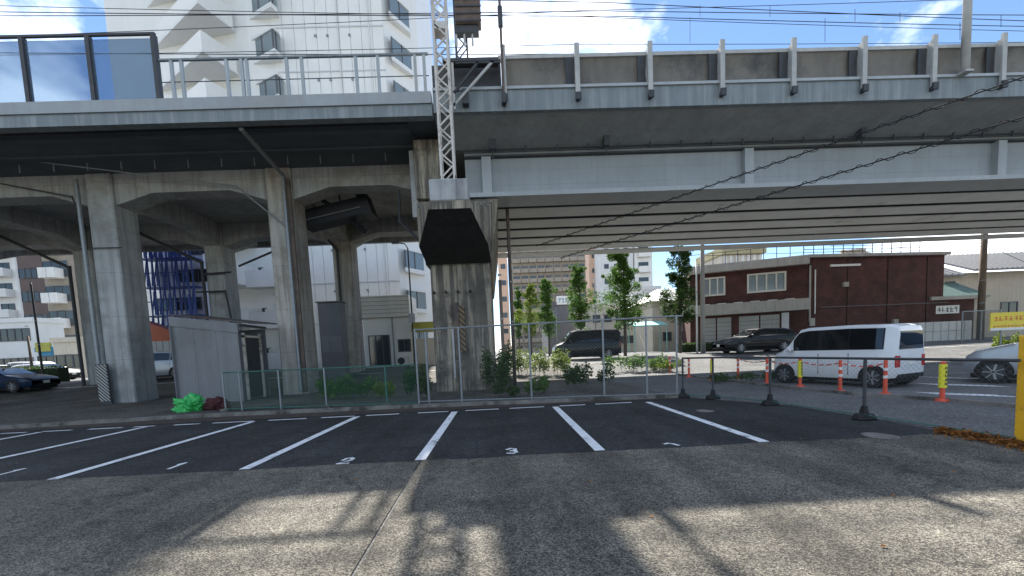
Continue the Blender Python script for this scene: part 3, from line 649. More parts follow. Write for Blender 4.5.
MB().box(-1.44, -1.04, 13.0, 13.42, 10.85, 11.05).build('gusset_band', 'mast', mast)
for s in (-1, 1):
    for t in (-1, 1): MB().rod((-1.24+.23*s, 13.21+.22*t, 6.6), (-1.24+.23*s, 13.21+.22*t, 6.72), .02).build('anchor_bolt', 'rusty', mast)
m2 = thing('lattice_mast', 'darker lattice mast with brown equipment box on the far side of the viaduct deck', 'mast', (-1.0, 17.2, 9.7))
xa, xb = A(456, 45, 17.2).x, A(467, 45, 17.2).x
lattice(m2, xa, xb, 17.0, 17.4, 9.703, 16.5, .5, .05, .035, 'dark_metal')
bxp, bxq = A(456, 28, 16.8), A(480, 0, 16.8)
MB().box(bxp.x, bxq.x, 16.5, 17.0, bxp.z, bxq.z+.5).build('equipment_box', 'rusty', m2, bevel=.03)
for i in range(7): z = bxp.z+.25*i; MB().box(bxp.x-.02, bxq.x+.02, 16.46, 16.497, z, z+.05).build('box_rib', 'dark_metal', m2)
MB().box(bxp.x, bxp.x+.85, 16.6, 16.9, bxp.z-.3, bxp.z-.05).build('insulator_tray', 'dark_metal', m2)
for i in range(3): MB().rod((bxp.x+.3*i, 16.7, bxp.z-.3), (bxp.x+.3*i, 16.7, bxp.z-.7), .04).build('insulator', 'postg', m2)
q = A(502, 60, 14.1); lp = thing('antenna_pole', 'thin dark pole clamped to the noise wall beside the lattice mast', 'pole', (q.x, 14.0, 9.3))
MB().rod((q.x, 14.05, 9.35), (q.x, 14.05, 16), .04).build('shaft', 'rusty', lp)
MB().box(q.x-.07, q.x+.07, 13.95, 14.19, 9.3, 9.6).build('clamp', 'dark_metal', lp); MB().rod((q.x, 14.05, 11.6), (q.x, 14.05, 12.2), .075).build('collar', 'dark_metal', lp)
q = A(967, 60, 14.0); lp = thing('rail_pole', 'pale tapered steel pole rising beside the noise wall at the right', 'pole', (q.x, 14.0, 9.2))
MB().rod((q.x, 14.05, 9.86), (q.x, 14.05, 17), .12, 12, .10).build('shaft', 'postg', lp, smooth=True); MB().box(q.x-.14, q.x+.14, 13.9, 14.197, 9.84, 9.90).build('clamp', 'postg', lp)
# catenary wires over the track
def wire(pts, r, label, group, name='overhead_wire', mat='black'):
    mb = MB(); mb.path(pts, r, 5); return single(name, mb, mat, label, 'wire', group)
def cat(y, pxs, label, r=.014):
    """wire along the track at depth y through two picture heights"""
    pa, pb = A(pxs[0][0], pxs[0][1], y), A(pxs[1][0], pxs[1][1], y); d = (pb-pa)/(pb.x-pa.x)
    pts = []
    for x in range(-45, 56, 5):
        q = pa+d*(x-pa.x); s = ((x+45) % 50)/50; q.z -= .5*4*s*(1-s)*.35; pts.append(tuple(q))
    return wire(pts, r, label, 'wires over the railway')
for y, pxs, lb in ((17.5, ((620, 3), (1000, 16)), 'topmost thin wire over the railway, highest of the overhead wires'),
                   (17.5, ((600, 16), (1000, 22)), 'overhead wire just below the topmost one above the noise wall'),
                   (22.5, ((600, 17), (1000, 27)), 'overhead wire over the far track, third from the top'),
                   (22.5, ((600, 44), (1000, 39)), 'low contact wire just above the noise wall coping'),
                   (17.5, ((200, 11), (410, 11)), 'upper wire crossing in front of the white apartment tower'),
                   (17.5, ((200, 50), (410, 52)), 'lower wire crossing in front of the white apartment tower'),
                   (22.5, ((200, 25), (410, 17)), 'middle wire crossing in front of the white apartment tower')):
    _w = cat(y, pxs, lb)
    if lb.startswith('topmost'): TOPWIRE = _w
for px, py, py2 in ((700, 5, 17), (770, 6, 17), (855, 9, 22), (900, 12, 22), (1001, 15, 27), (690, 17, 43), (825, 18, 42), (960, 22, 40)):
    a_, b_ = A(px, py, 17.5), A(px, py2, 17.5); 
    MB().rod(a_, b_, .009, 4).build('dropper', 'black', TOPWIRE)
# two spirally lashed cables passing beneath the bridge
def lashed(px0, px1, Y0, Y1, label):
    a_, b_ = A(*px0, Y0), A(*px1, Y1); d = b_-a_; a2 = a_-d*.35
    mb = MB(); mb.rod(a2, b_, .016, 6); L_ = (b_-a2).length; dn = (b_-a2).normalized(); u = dn.orthogonal().normalized(); v = dn.cross(u)
    n = int(L_/.07); prev = None
    for i in range(n):
        t = i*1.05; p_ = a2+dn*(.07*i)+u*(.06*math.cos(t))+v*(.06*math.sin(t))
        if prev is not None: mb.rod(prev, p_, .011, 4, caps=False)
        prev = p_
    return single('lashed_cable', mb, 'black', label, 'cable', 'spirally lashed cables under the bridge')
lashed((1024, 77), (536, 246), 9.0, 22.0, 'upper of two spiral-wrapped black cables crossing the girder bridge diagonally')
lashed((1024, 117), (560, 258), 9.0, 21.0, 'lower of two spiral-wrapped black cables crossing the girder bridge diagonally')

# ------------------------------------------------------------------ fences
def chainlink(a, b, z0, z1, pitch, r, mat, parent):
    """diamond wire netting between ground points a and b"""
    a, b = Vector((a[0], a[1], 0)), Vector((b[0], b[1], 0)); L_ = (b-a).length; d = (b-a)/L_; H_ = z1-z0
    mb = MB(); s = -H_
    while s < L_:
        for sg in (1, -1):
            u0, u1, v0, v1 = s, s+H_, z0, z1
            if sg < 0: v0, v1 = z1, z0
            if u0 < 0: v0 += (v1-v0)*(-u0/H_); u0 = 0
            if u1 > L_: v1 -= (v1-v0)*((u1-L_)/(u1-u0)); u1 = L_
            if u1-u0 > .01:
                p, q = a+d*u0, a+d*u1; mb.rod((p.x, p.y, v0), (q.x, q.y, v1), r, 3, caps=False)
        s += pitch
    return mb.build('wire_netting', mat, parent, kind='stuff')
# low green mesh fence on the left
fa, fb = G(226, 411), Vector((-2.42, 12.25, 0))
ft = thing('mesh_fence', 'low green wire mesh fence between the grey shed and the tall chain-link fence', 'fence', (fa.x, fa.y, 0))
chainlink(fa, fb, .06, 1.16, .075, .0030, 'green_mesh', ft)
for t in (0, .09, .3, .54, .85): c = fa.lerp(fb, t); MB().rod((c.x, c.y, 0), (c.x, c.y, 1.2), .026, 8).build('post', 'galv' if t < .6 else 'green_mesh', ft)
for z in (1.18, .06): MB().rod((fa.x, fa.y, z), (fb.x, fb.y, z), .02, 6).build('rail', 'green_mesh', ft)
for t in (.0, .54, .85): c = fa.lerp(fb, t); MB().box(c.x-.12, c.x+.12, c.y-.12, c.y+.12, -.02, .07).build('base_block', 'kerb', ft, bevel=.02)
# tall galvanised chain-link fence in the middle
ca, cb = Vector((-2.36, 12.2, 0)), Vector((4.95, 11.1, 0))
ft = thing('chain_link_fence', 'tall galvanised chain-link fence in front of the pier', 'fence', (0, 12, 0))
chainlink(ca, cb, .08, 2.12, .085, .0015, 'galv_wire', ft)
def onfence(px): # point on the fence line under picture column px
    d = ray(px, 380); best = None
    t = ((ca.y*d.x/d.y)-ca.x)/((cb.x-ca.x)-(cb.y-ca.y)*d.x/d.y); return ca.lerp(cb, t)
for px in (419, 461, 531, 604, 647, 677):
    c = onfence(px) if px > 419 else ca; MB().rod((c.x, c.y, -.02), (c.x, c.y, 2.2), .027, 8).build('post', 'galv', ft)
c0, c1 = onfence(604), onfence(677)
for z in (2.17,): MB().rod((ca.x, ca.y, z), (cb.x, cb.y, z), .024, 6).build('rail', 'galv', ft)
MB().rod((ca.x, ca.y, .1), (cb.x, cb.y, .1), .02, 6).build('rail', 'galv', ft)
MB().rod((ca.x+.3, ca.y-.02, 0), (ca.x+.3, ca.y-.02, 2.1), .03).build('gate_stile', 'galv', ft)
# low portable mesh fence along the footway on the right
rp_ = [G(683, 397.5), G(713, 399), G(770, 405), G(864, 419.5), Vector((6.45, 5.0, 0))]
ft = thing('mesh_fence', 'low green mesh fence on black foot blocks along the footway at the right', 'fence', tuple(rp_[2]))
for i, (a_, b_) in enumerate(zip(rp_, rp_[1:])):
    chainlink(a_, b_, .07, 1.02, .08, .0013, 'galv_wire', ft)
    MB().rod((a_.x, a_.y, 1.05), (b_.x, b_.y, 1.05), .022, 8).build('rail', 'dark_metal', ft); MB().rod((a_.x, a_.y, .08), (b_.x, b_.y, .08), .012, 6).build('rail', 'green_mesh', ft)
for a_ in rp_[:-1]:
    MB().rod((a_.x, a_.y, .1), (a_.x, a_.y, 1.07), .026, 8).build('post', 'dark_metal', ft)
    MB().hexa([(a_.x-.16, a_.y-.12, 0), (a_.x+.16, a_.y-.12, 0), (a_.x+.16, a_.y+.12, 0), (a_.x-.16, a_.y+.12, 0), (a_.x-.12, a_.y-.08, .11), (a_.x+.12, a_.y-.08, .11), (a_.x+.12, a_.y+.08, .11), (a_.x-.12, a_.y+.08, .11)]).build('foot_block', 'black', ft, bevel=.02)
    MB().hexa([(a_.x-.05, a_.y-.05, .11), (a_.x+.05, a_.y-.05, .11), (a_.x+.05, a_.y+.05, .11), (a_.x-.05, a_.y+.05, .11), (a_.x-.03, a_.y-.03, .24), (a_.x+.03, a_.y-.03, .24), (a_.x+.03, a_.y+.03, .24), (a_.x-.03, a_.y+.03, .24)]).build('foot_socket', 'black', ft)
# yellow gate post at the right edge
q = G(1020, 444); yp = thing('gate_post', 'thick yellow steel gate post at the end of the low fence', 'post', (q.x+.08, q.y, 0))
MB().box(q.x+.03, q.x+.28, q.y-.06, q.y+.10, 0, 1.36).build('post_body', 'yellow', yp, bevel=.015); MB().box(q.x-.04, q.x+.35, q.y-.12, q.y+.16, 0, .02).build('base_plate', 'rusty', yp)
MB().box(q.x+.08, q.x+.24, q.y-.08, q.y-.062, .95, 1.2).build('latch_plate', 'dark_metal', yp)

# ------------------------------------------------------------------ bollards along the footway kerb
def bollard(px, py, sleeve, label):
    q = G(px, py); h = .8
    b = thing('bollard', label, 'bollard', (q.x, q.y, 0), 0, 'orange bollards along the kerb')
    mb = MB(); mb.rod((q.x, q.y, 0), (q.x, q.y, .05), .12, 12, .1); mb.rod((q.x, q.y, .05), (q.x, q.y, h), .045, 10, .04); mb.rod((q.x, q.y, h), (q.x, q.y, h+.03), .05, 10, .03); mb.build('body', 'orange', b)
    if sleeve:
        MB().rod((q.x, q.y, .28), (q.x, q.y, h-.03), .066, 12).build('sleeve', 'yellow_sleeve', b)
        t = MB(); 
        for i in range(5):
            z = .34+.082*i; t.box(q.x-.028, q.x+.028, q.y-.0715, q.y-.0665, z, z+.018).box(q.x-.028+.012*(i % 2), q.x-.01+.012*(i % 2), q.y-.0715, q.y-.0665, z+.02, z+.05).box(q.x+.008, q.x+.026, q.y-.0715, q.y-.0665, z+.03, z+.055)
        t.build('printed_characters', 'ink', b)
    else:
        for z in (.40, .58): MB().rod((q.x, q.y, z), (q.x, q.y, z+.07), .0475, 10).build('reflective_band', 'refl', b)
    return b
for px, py, sl_, lb in ((670, 373, 0, 'slim orange bollard seen just left of the low fence corner'), (689, 377, 0, 'orange bollard nearest the corner of the low mesh fence'),
                       (712, 380, 1, 'yellow-sleeved orange bollard left of the dark estate car'), (738, 378.5, 0, 'orange bollard standing below the front of the dark estate car'),
                       (767, 384, 0, 'orange bollard just ahead of the white minivan'), (800, 386.5, 1, 'yellow-sleeved orange bollard in front of the white minivan front wheel'),
                       (840, 392, 0, 'orange bollard in front of the white minivan sliding door'), (885, 395, 0, 'orange bollard in front of the white minivan rear wheel'),
                       (942, 401, 1, 'yellow-sleeved orange bollard behind the white minivan, nearest the yellow post')):
    bollard(px, py, sl_, lb)

ch = thing('plastic_chain', 'red and white plastic chain hung between the orange bollards before the white minivan', 'chain', tuple(G(840, 392)))
cps = [G(738, 378.5), G(767, 384), G(800, 386.5), G(840, 392), G(885, 395)]
ci = 0
for a_, b_ in zip(cps, cps[1:]):
    prev = None
    for i in range(17):
        t_ = i/16; p_ = a_.lerp(b_, t_); z_ = .76-.09*4*t_*(1-t_)
        if prev is not None: MB().rod(prev, (p_.x, p_.y, z_), .018, 5).build('chain_link', 'orange' if ci % 3 else 'refl', ch); ci += 1
        prev = (p_.x, p_.y, z_)
# ------------------------------------------------------------------ grey shed under the viaduct
sh = thing('utility_shed', 'grey sheet-metal shed with sloping roof under the viaduct', 'shed', (-10.9, 16.2, 0))
SX0, SX1, SY0, SY1 = -12.15, -9.72, 16.2, 18.05
for i in range(3):
    xa = SX0+(SX1-SX0)*i/3; xb = SX0+(SX1-SX0)*(i+1)/3-.008; za, zb = 3.28-.36*i/3, 3.28-.36*(i+1)/3
    MB().hexa([(xa, SY0, 0), (xb, SY0, 0), (xb, SY0+.05, 0), (xa, SY0+.05, 0), (xa, SY0, za-.35), (xb, SY0, zb-.35), (xb, SY0+.05, zb-.35), (xa, SY0+.05, za-.35)]).build('wall_panel', 'shed', sh)
MB().hexa([(SX0-.03, SY0-.03, 2.94), (SX1+.03, SY0-.03, 2.58), (SX1+.03, SY0+.04, 2.58), (SX0-.03, SY0+.04, 2.94), (SX0-.03, SY0-.03, 3.3), (SX1+.03, SY0-.03, 2.94), (SX1+.03, SY0+.04, 2.94), (SX0-.03, SY0+.04, 3.3)]).build('fascia_board', 'shed', sh)
MB().box(SX0, SX0+.05, SY0+.06, SY1, 0, 3.15).build('side_wall', 'shed', sh); MB().box(SX0, SX1, SY1, SY1+.05, 0, 2.8).build('back_wall', 'shed', sh)
MB().box(SX1-.08, SX1-.03, SY0+.06, SY1, 0, 2.55).build('side_wall', 'greywall', sh)
for y in (SY0+.25, SY0+1.35): MB().box(SX1-.028, SX1+.05, y, y+.09, .02, 2.6).build('door_post', 'cream_rust', sh)
MB().box(SX1-.028, SX1+.05, SY0+.25, SY0+1.44, 2.42, 2.5).build('door_head', 'cream_rust', sh)
MB().box(SX1-.028, SX1+.0, SY0+.36, SY0+1.33, .1, 2.4).build('door', 'dark_metal', sh)
for i in range(4):
    for zz in (.25, 1.4, 2.5): MB().rod((SX0+.06+(SX1-SX0-.12)*i/3, SY0-.012, zz), (SX0+.06+(SX1-SX0-.12)*i/3, SY0, zz), .018, 6).build('screw_head', 'galv', sh)
MB().rod((SX1+.04, SY0-.07, 2.88), (SX1+.04, SY1, 2.86), .05).build('gutter', 'greywall', sh); MB().rod((SX0+.02, SY0-.07, .02), (SX0+.02, SY0-.07, 2.95), .035).build('downpipe', 'greywall', sh)
rf = MB()
for i in range(16):
    xa = SX0-.1+(SX1-SX0+.5)*i/16; wv = (SX1-SX0+.5)/16
    za = 3.33-.148*(xa-SX0); zb = 3.33-.148*(xa+wv-SX0)
    rf.hexa([(xa, SY0+.05, za), (xa+wv*.5, SY0+.05, (za+zb)/2+.03), (xa+wv*.5, SY1+.3, (za+zb)/2+.13), (xa, SY1+.3, za+.1), (xa, SY0+.05, za+.02), (xa+wv*.5, SY0+.05, (za+zb)/2+.06), (xa+wv*.5, SY1+.3, (za+zb)/2+.16), (xa, SY1+.3, za+.12)])
    rf.hexa([(xa+wv*.5, SY0+.05, (za+zb)/2+.03), (xa+wv, SY0+.05, zb), (xa+wv, SY1+.3, zb+.1), (xa+wv*.5, SY1+.3, (za+zb)/2+.13), (xa+wv*.5, SY0+.05, (za+zb)/2+.06), (xa+wv, SY0+.05, zb+.02), (xa+wv, SY1+.3, zb+.12), (xa+wv*.5, SY1+.3, (za+zb)/2+.16)])
rf.build('corrugated_roof', 'shed_roof', sh)
a_, b_ = A(317, 303, 22), A(336, 306, 22)
cb_ = thing('steel_cabinet', 'tall dark grey steel cabinet between the two stained columns', 'cabinet', (a_.x, 22, gz(0, 22)))
MB().box(a_.x, b_.x+.25, 22, 22.6, gz(0, 22)-.05, a_.z).build('cabinet_body', 'greywall', cb_, bevel=.02)
MB().box(a_.x+.1, b_.x+.15, 21.97, 21.998, 1.8, 2.6).build('cabinet_door', 'shed', cb_); MB().box(a_.x-.05, b_.x+.3, 21.9, 22.65, a_.z+.002, a_.z+.06).build('cabinet_top', 'greywall', cb_)
# black-white striped board by the left column
hb = thing('striped_board', 'black and white striped warning board at the foot of the left column', 'warning board', (-16.75, 17.9, 0))
pa, pb = A(96, 365, 17.9), A(109, 394, 17.9)
MB().box(pa.x, pb.x+.05, 17.86, 17.9, .12, pa.z).build('board', 'haz_bw', hb); MB().box(pa.x-.03, pb.x+.08, 17.901, 17.94, .0, pa.z+.03).build('backing', 'dark_metal', hb)

# ------------------------------------------------------------------ rubbish
def lump(name, center, sx, sy, sz, mat, seed, label, cat, amp=.35):
    bm = bmesh.new(); bmesh.ops.create_icosphere(bm, subdivisions=5, radius=1)
    for v in bm.verts:
        n_ = mnoise.fractal(v.co*1.6+Vector((seed, 0, 0)), 1.0, 2.0, 4); r2 = mnoise.turbulence(v.co*3.1+Vector((0, seed, 0)), 3, True)
        v.co *= 1+amp*n_+.30*(r2-.5)+.16*abs(mnoise.noise(v.co*5.5+Vector((seed, seed, 0)))); v.co.x *= sx; v.co.y *= sy; v.co.z *= sz; v.co.z = max(v.co.z+sz*.6, 0)
    me = bpy.data.meshes.new(name); bm.to_mesh(me); bm.free(); me.materials.append(M[mat])
    for p_ in me.polygons: p_.use_smooth = True
    o = bpy.data.objects.new(name, me); COL.objects.link(o); o.location = center; return tag(o, label, cat)
q = G(190, 411); lump('plastic_bag', (q.x, q.y, 0), .40, .3, .26, 'bag', 3.3, 'crumpled bright green plastic bag on the ground beside the grey shed', 'bag', .75)
q = G(213, 410); lump('cloth_bundle', (q.x, q.y+.2, 0), .38, .25, .22, 'maroon', 8.1, 'dark maroon cloth bundle lying beside the green bag', 'bundle')
# dead leaves drifted against the fence end
def leaves_scatter(name, pts, mat, label, cat, n, size, zspread):
    r = random.Random(11); mb = MB()
    for i in range(n):
        t = r.random(); k = min(int(t*(len(pts)-1)), len(pts)-2); c = Vector(pts[k]).lerp(Vector(pts[k+1]), t*(len(pts)-1)-k)
        u = r.gauss(0, .11); c = c+Vector((u*.9+r.gauss(0, .03), u*.55+r.gauss(0, .05), 0)); z = abs(r.gauss(0, zspread))*max(0, 1-abs(u)*3)+.008
        s = size*r.uniform(.6, 1.3); ax = Vector((r.gauss(0, 1), r.gauss(0, 1), r.gauss(0, .35))).normalized(); up = Vector((r.gauss(0, .5), r.gauss(0, .5), 1)).normalized(); bx_ = up.cross(ax).normalized()
        p = Vector((c.x, c.y, z+size*.3))
        mb.quad(p-ax*s, p-bx_*s*.5+up*s*.1, p+ax*s, p+bx_*s*.5+up*s*.15)
    o = mb.build(name, mat, kind='stuff'); return tag(o, label, cat)
leaves_scatter('dead_leaves', [tuple(G(938, 432)), tuple(G(975, 438)), tuple(G(1024, 448)), tuple(G(1075, 458))], 'dead', 'drift of brown dead leaves along the end of the low fence', 'leaves', 1900, .028, .035)
r = random.Random(5); mb = MB()
for i in range(90):
    x, y = r.uniform(-8, 7), r.uniform(2.2, 10.8); s = r.uniform(.012, .03); t = r.uniform(0, 6.28); dx, dy = s*math.cos(t), s*math.sin(t)
    mb.quad((x-dx, y-dy, .012), (x+dy*.5, y-dx*.5, .018), (x+dx, y+dy, .012), (x-dy*.5, y+dx*.5, .02))
tag(mb.build('leaf_litter', 'dead', kind='stuff'), 'a few stray dead leaves on the asphalt', 'leaves')

# ------------------------------------------------------------------ plants
def leafcloud(mb, centre, rx, ry, rz, n, size, r, droop=.3):
    for i in range(n):
        d = Vector((r.gauss(0, 1), r.gauss(0, 1), r.gauss(0, 1))).normalized()*(r.random()**.45)
        p = Vector(centre)+Vector((d.x*rx, d.y*ry, d.z*rz)); s = size*r.uniform(.6, 1.4)
        a = Vector((r.gauss(0, 1), r.gauss(0, 1), r.gauss(-droop, .6))).normalized(); b = a.cross(Vector((r.gauss(0, 1), r.gauss(0, 1), r.gauss(0, 1)))).normalized()*.5
        mb.quad(p-a*s, p-b*s, p+a*s, p+b*s)
def street_tree(px, py_top, Y, wpx, label, seed, mat='leaf', trunk_frac=.3, py_base=None):
    r = random.Random(seed); top = A(px, py_top, Y); x = A(px, 340, Y).x; z0 = gz(0, Y); H_ = top.z-z0; R_ = wpx/2*Y/FOC*1.2
    t = thing('street_tree', label, 'tree', (x, Y, z0), 0, 'street trees along the road')
    tk = MB(); tk.rod((x, Y, z0-.1), (x+.04, Y, z0+H_*.5), .13, 8, .09); tk.rod((x+.04, Y, z0+H_*.5), (x, Y, z0+H_*.93), .09, 7, .025)
    cl = MB(); nb = 34; lean = r.uniform(-.25, .25); ph1 = r.uniform(0, 6)
    for i in range(nb):
        f_ = (i+r.uniform(-.6, .6))/(nb-1); f_ = min(1, max(0, f_)); z = z0+H_*(trunk_frac+(.97-trunk_frac)*f_)
        prof = max(.12, (math.sin(math.pi*(.16+.78*f_))**.7)*(1.02-.35*f_)*(1+.28*math.sin(f_*9+ph1)))
        ang = i*2.4+r.uniform(-.8, .8); rad_ = R_*prof*r.uniform(.15, 1.0); q = (x+lean*R_*f_+rad_*math.cos(ang), Y+rad_*math.sin(ang), z+r.uniform(-.3, .35))
        tk.rod((x, Y, z-.45), q, .032, 5, .008)
        k_ = r.uniform(.22, .5)*R_*prof+.13; leafcloud(cl, q, k_, k_, k_*r.uniform(.6, 1.0)+.08, int(150+260*r.random()), .07, r)
        q2 = tuple(Vector(q)+Vector((math.cos(ang), math.sin(ang), .3))*R_*r.uniform(.15, .35)); tk.rod(q, q2, .012, 4, .004); leafcloud(cl, q2, .16, .16, .14, 60, .065, r)
    for i in range(9): leafcloud(cl, (x+lean*R_*i/9, Y, z0+H_*(trunk_frac+.06+.07*i)), R_*(.42-.02*i), R_*(.42-.02*i), .32, 150, .07, r)
    leafcloud(cl, (x+lean*R_, Y, z0+H_*.98), .16, .16, .35, 90, .065, r)
    tk.build('trunk', 'bark', t); cl.build('crown', mat, t)
street_tree(625, 250, 30, 36, 'full green street tree behind the open gate frame, tallest right of the pier', 1)
street_tree(680, 246, 31, 30, 'tall dark green street tree beside the brick building', 2, 'leaf_d')
street_tree(581, 264, 38, 27, 'slender green street tree standing behind the black minivan', 3)
street_tree(549, 279, 46, 19, 'small street tree left of the black minivan, second from the rusty pole', 4)
street_tree(531, 284, 50, 20, 'small street tree beyond the rusty pole, third from the black minivan', 5, 'leaf_l')
street_tree(519, 288, 56, 11, 'thin young street tree right next to the rusty pole', 6)
def bush(px, py, Y, w_, h_, mat, label, seed, n=260, size=.05, name='weed_clump', cat='plant', stems=True):
    r = random.Random(seed); q = A(px, py, Y); z0 = gz(0, Y); mb = MB(); st = MB()
    b = thing(name, label, cat, (q.x, Y, z0), 0, 'plants behind the fences')
    k = max(3, int(w_*6))
    for i in range(k):
        xx = q.x+r.uniform(-.5, .5)*w_; yy = Y+r.uniform(-.35, .35)*min(w_, 1.2); hh = h_*r.uniform(.5, 1.0)
        st.rod((xx, yy, z0-.02), (xx+r.uniform(-.15, .15), yy, z0+hh), .009, 4, .004)
        leafcloud(mb, (xx, yy, z0+hh*.6), .16+w_*.06, .2, hh*.45, int(2.6*n/k), size*1.2, r, 0)
    st.build('stems', 'bark', b); mb.build('foliage', mat, b); return b
bush(345, 385, 15.2, 2.2, .9, 'leaf', 'broad green weeds behind the low green fence beside the stained column', 20, 700, .05)
bush(385, 378, 14.6, .8, .7, 'leaf_l', 'light green weed near the post of the low green fence', 21, 260)
bush(412, 372, 14.0, .9, 1.5, 'leaf_d', 'tall dark weed growing at the left foot of the pier', 22, 420)
bush(497, 372, 14.6, 1.0, 1.9, 'leaf_d', 'tall dark shrub growing at the right foot of the pier', 23, 650)
bush(508, 392, 13.2, .9, .5, 'leaf_d', 'low dark weeds in front of the pier shrub', 24, 260)
bush(524, 365, 21.6, 2.2, 1.6, 'leaf_l', 'sunlit yellow-green bush right of the rusty pole', 25, 620)
bush(552, 368, 21.0, 2.6, 1.55, 'leaf_l', 'sunlit light green bush left of the black minivan', 26, 700)
bush(540, 385, 13.6, .9, .6, 'leaf', 'small weed at the foot of the chain-link post', 27, 220)
bush(590, 378, 15.5, 1.6, .9, 'leaf_d', 'dark leafy bush in front of the black minivan', 28, 520)
bush(634, 375, 21.2, 3.0, .9, 'leaf', 'green bush behind the right half of the chain-link fence', 29, 640)
bush(664, 368, 20.8, 1.6, .7, 'leaf_l', 'low yellow-green weeds near the end of the chain-link fence', 30, 300)
bush(750, 377, 14.5, 2.6, .35, 'leaf_d', 'strip of low weeds by the bollards ahead of the white minivan', 31, 420, .04)
bush(1002, 330, 21.0, 1.0, 1.2, 'leaf_l', 'light green bush below the yellow sign', 32, 420, .06)
def hedge(x0, x1, y, h_, label, seed):
    r = random.Random(seed); z0 = gz(0, y); b = thing('hedge', label, 'hedge', ((x0+x1)/2, y, z0))
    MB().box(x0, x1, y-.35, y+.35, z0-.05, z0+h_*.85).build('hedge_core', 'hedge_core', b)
    mb = MB(); n = int((x1-x0)*170)
    for i in range(n):
        p = Vector((r.uniform(x0, x1), y+r.choice((-1, -1, 1))*r.uniform(.3, .45), z0+r.uniform(0, h_))) if r.random() < .6 else Vector((r.uniform(x0, x1), y+r.uniform(-.45, .45), z0+h_*r.uniform(.82, 1.02)))
        a = Vector((r.gauss(0, 1), r.gauss(0, 1), r.gauss(0, 1))).normalized()*.07; c = a.cross(Vector((r.gauss(0, 1), r.gauss(0, 1), r.gauss(0, 1)))).normalized()*.04
        mb.quad(p-a, p-c, p+a, p+c)
    mb.build('foliage', 'leaf_d', b)
hedge(-46, -31.0, 31.0, 1.15, 'long dark clipped hedge beyond the left road', 41)
hedge(14.2, 24, 32.6, .7, 'low green hedge in front of the brick building', 42)

# ------------------------------------------------------------------ vehicles
def interp(cp, x):
    for (a, b), (c, d) in zip(cp, cp[1:]):
        if a <= x <= c:
            t = (x-a)/(c-a) if c > a else 0; return b+(d-b)*t
    return cp[0][1] if x < cp[0][0] else cp[-1][1]
STY = {
 'minivan': dict(L=4.3, W=1.70, roof=[(-2.15, 1.62), (-2.10, 1.76), (-1.9, 1.83), (-.6, 1.88), (.7, 1.86), (1.0, 1.80), (1.55, 1.14), (1.68, 1.06), (2.0, .95), (2.12, .8), (2.15, .58)], belt=1.06, wind=(1.03, 1.52), side=[(-1.98, -1.02), (-.97, .12), (.17, 1.15)], rearx=None, wb=(-1.28, 1.40), r=.31),
 'kei': dict(L=3.4, W=1.48, roof=[(-1.7, 1.50), (-1.67, 1.64), (-1.5, 1.70), (-.6, 1.74), (.6, 1.74), (.84, 1.69), (1.26, 1.12), (1.36, 1.04), (1.6, .97), (1.67, .84), (1.7, .55)], belt=1.02, tumble=.09, wind=(.88, 1.24), side=[(-1.40, -.60), (-.58, .20), (.24, .98)], rearx=None, wb=(-1.20, 1.26), r=.29),
 'compact': dict(L=3.8, W=1.68, roof=[(-1.9, 1.2), (-1.84, 1.38), (-1.4, 1.47), (-.3, 1.51), (.15, 1.46), (.95, 1.06), (1.2, 1.0), (1.66, .88), (1.84, .74), (1.9, .5)], belt=1.0, wind=(.22, .90), side=[(-1.4, -.7), (-.65, .05), (.1, .6)], rearx=None, wb=(-1.25, 1.30), r=.31),
 'wagon': dict(L=4.6, W=1.75, roof=[(-2.3, .92), (-2.24, 1.04), (-1.85, 1.33), (-1.5, 1.41), (-.3, 1.46), (.15, 1.42), (1.0, .98), (1.3, .94), (1.95, .80), (2.24, .66), (2.3, .5)], belt=.95, wind=(.22, .94), side=[(-1.75, -.95), (-.9, -.02), (.03, .62)], rearx=(-2.18, -1.86), wb=(-1.35, 1.35), r=.32),
 'coupe': dict(L=4.3, W=1.75, roof=[(-2.15, .8), (-2.05, .9), (-1.5, .96), (-.75, 1.26), (-.2, 1.3), (.1, 1.27), (.85, .92), (1.3, .86), (1.9, .74), (2.1, .62), (2.15, .48)], belt=.88, wind=(.14, .80), side=[(-.95, -.15), (-.1, .55)], rearx=(-1.42, -.8), wb=(-1.25, 1.30), r=.31),
 'suv': dict(L=4.5, W=1.8, roof=[(-2.25, 1.35), (-2.15, 1.52), (-1.8, 1.62), (-.3, 1.68), (.2, 1.64), (.95, 1.14), (1.3, 1.08), (2.0, .98), (2.2, .84), (2.25, .6)], belt=1.08, wind=(.26, .90), side=[(-1.9, -1.1), (-1.05, -.05), (0, .6)], rearx=None, wb=(-1.35, 1.35), r=.34),
}
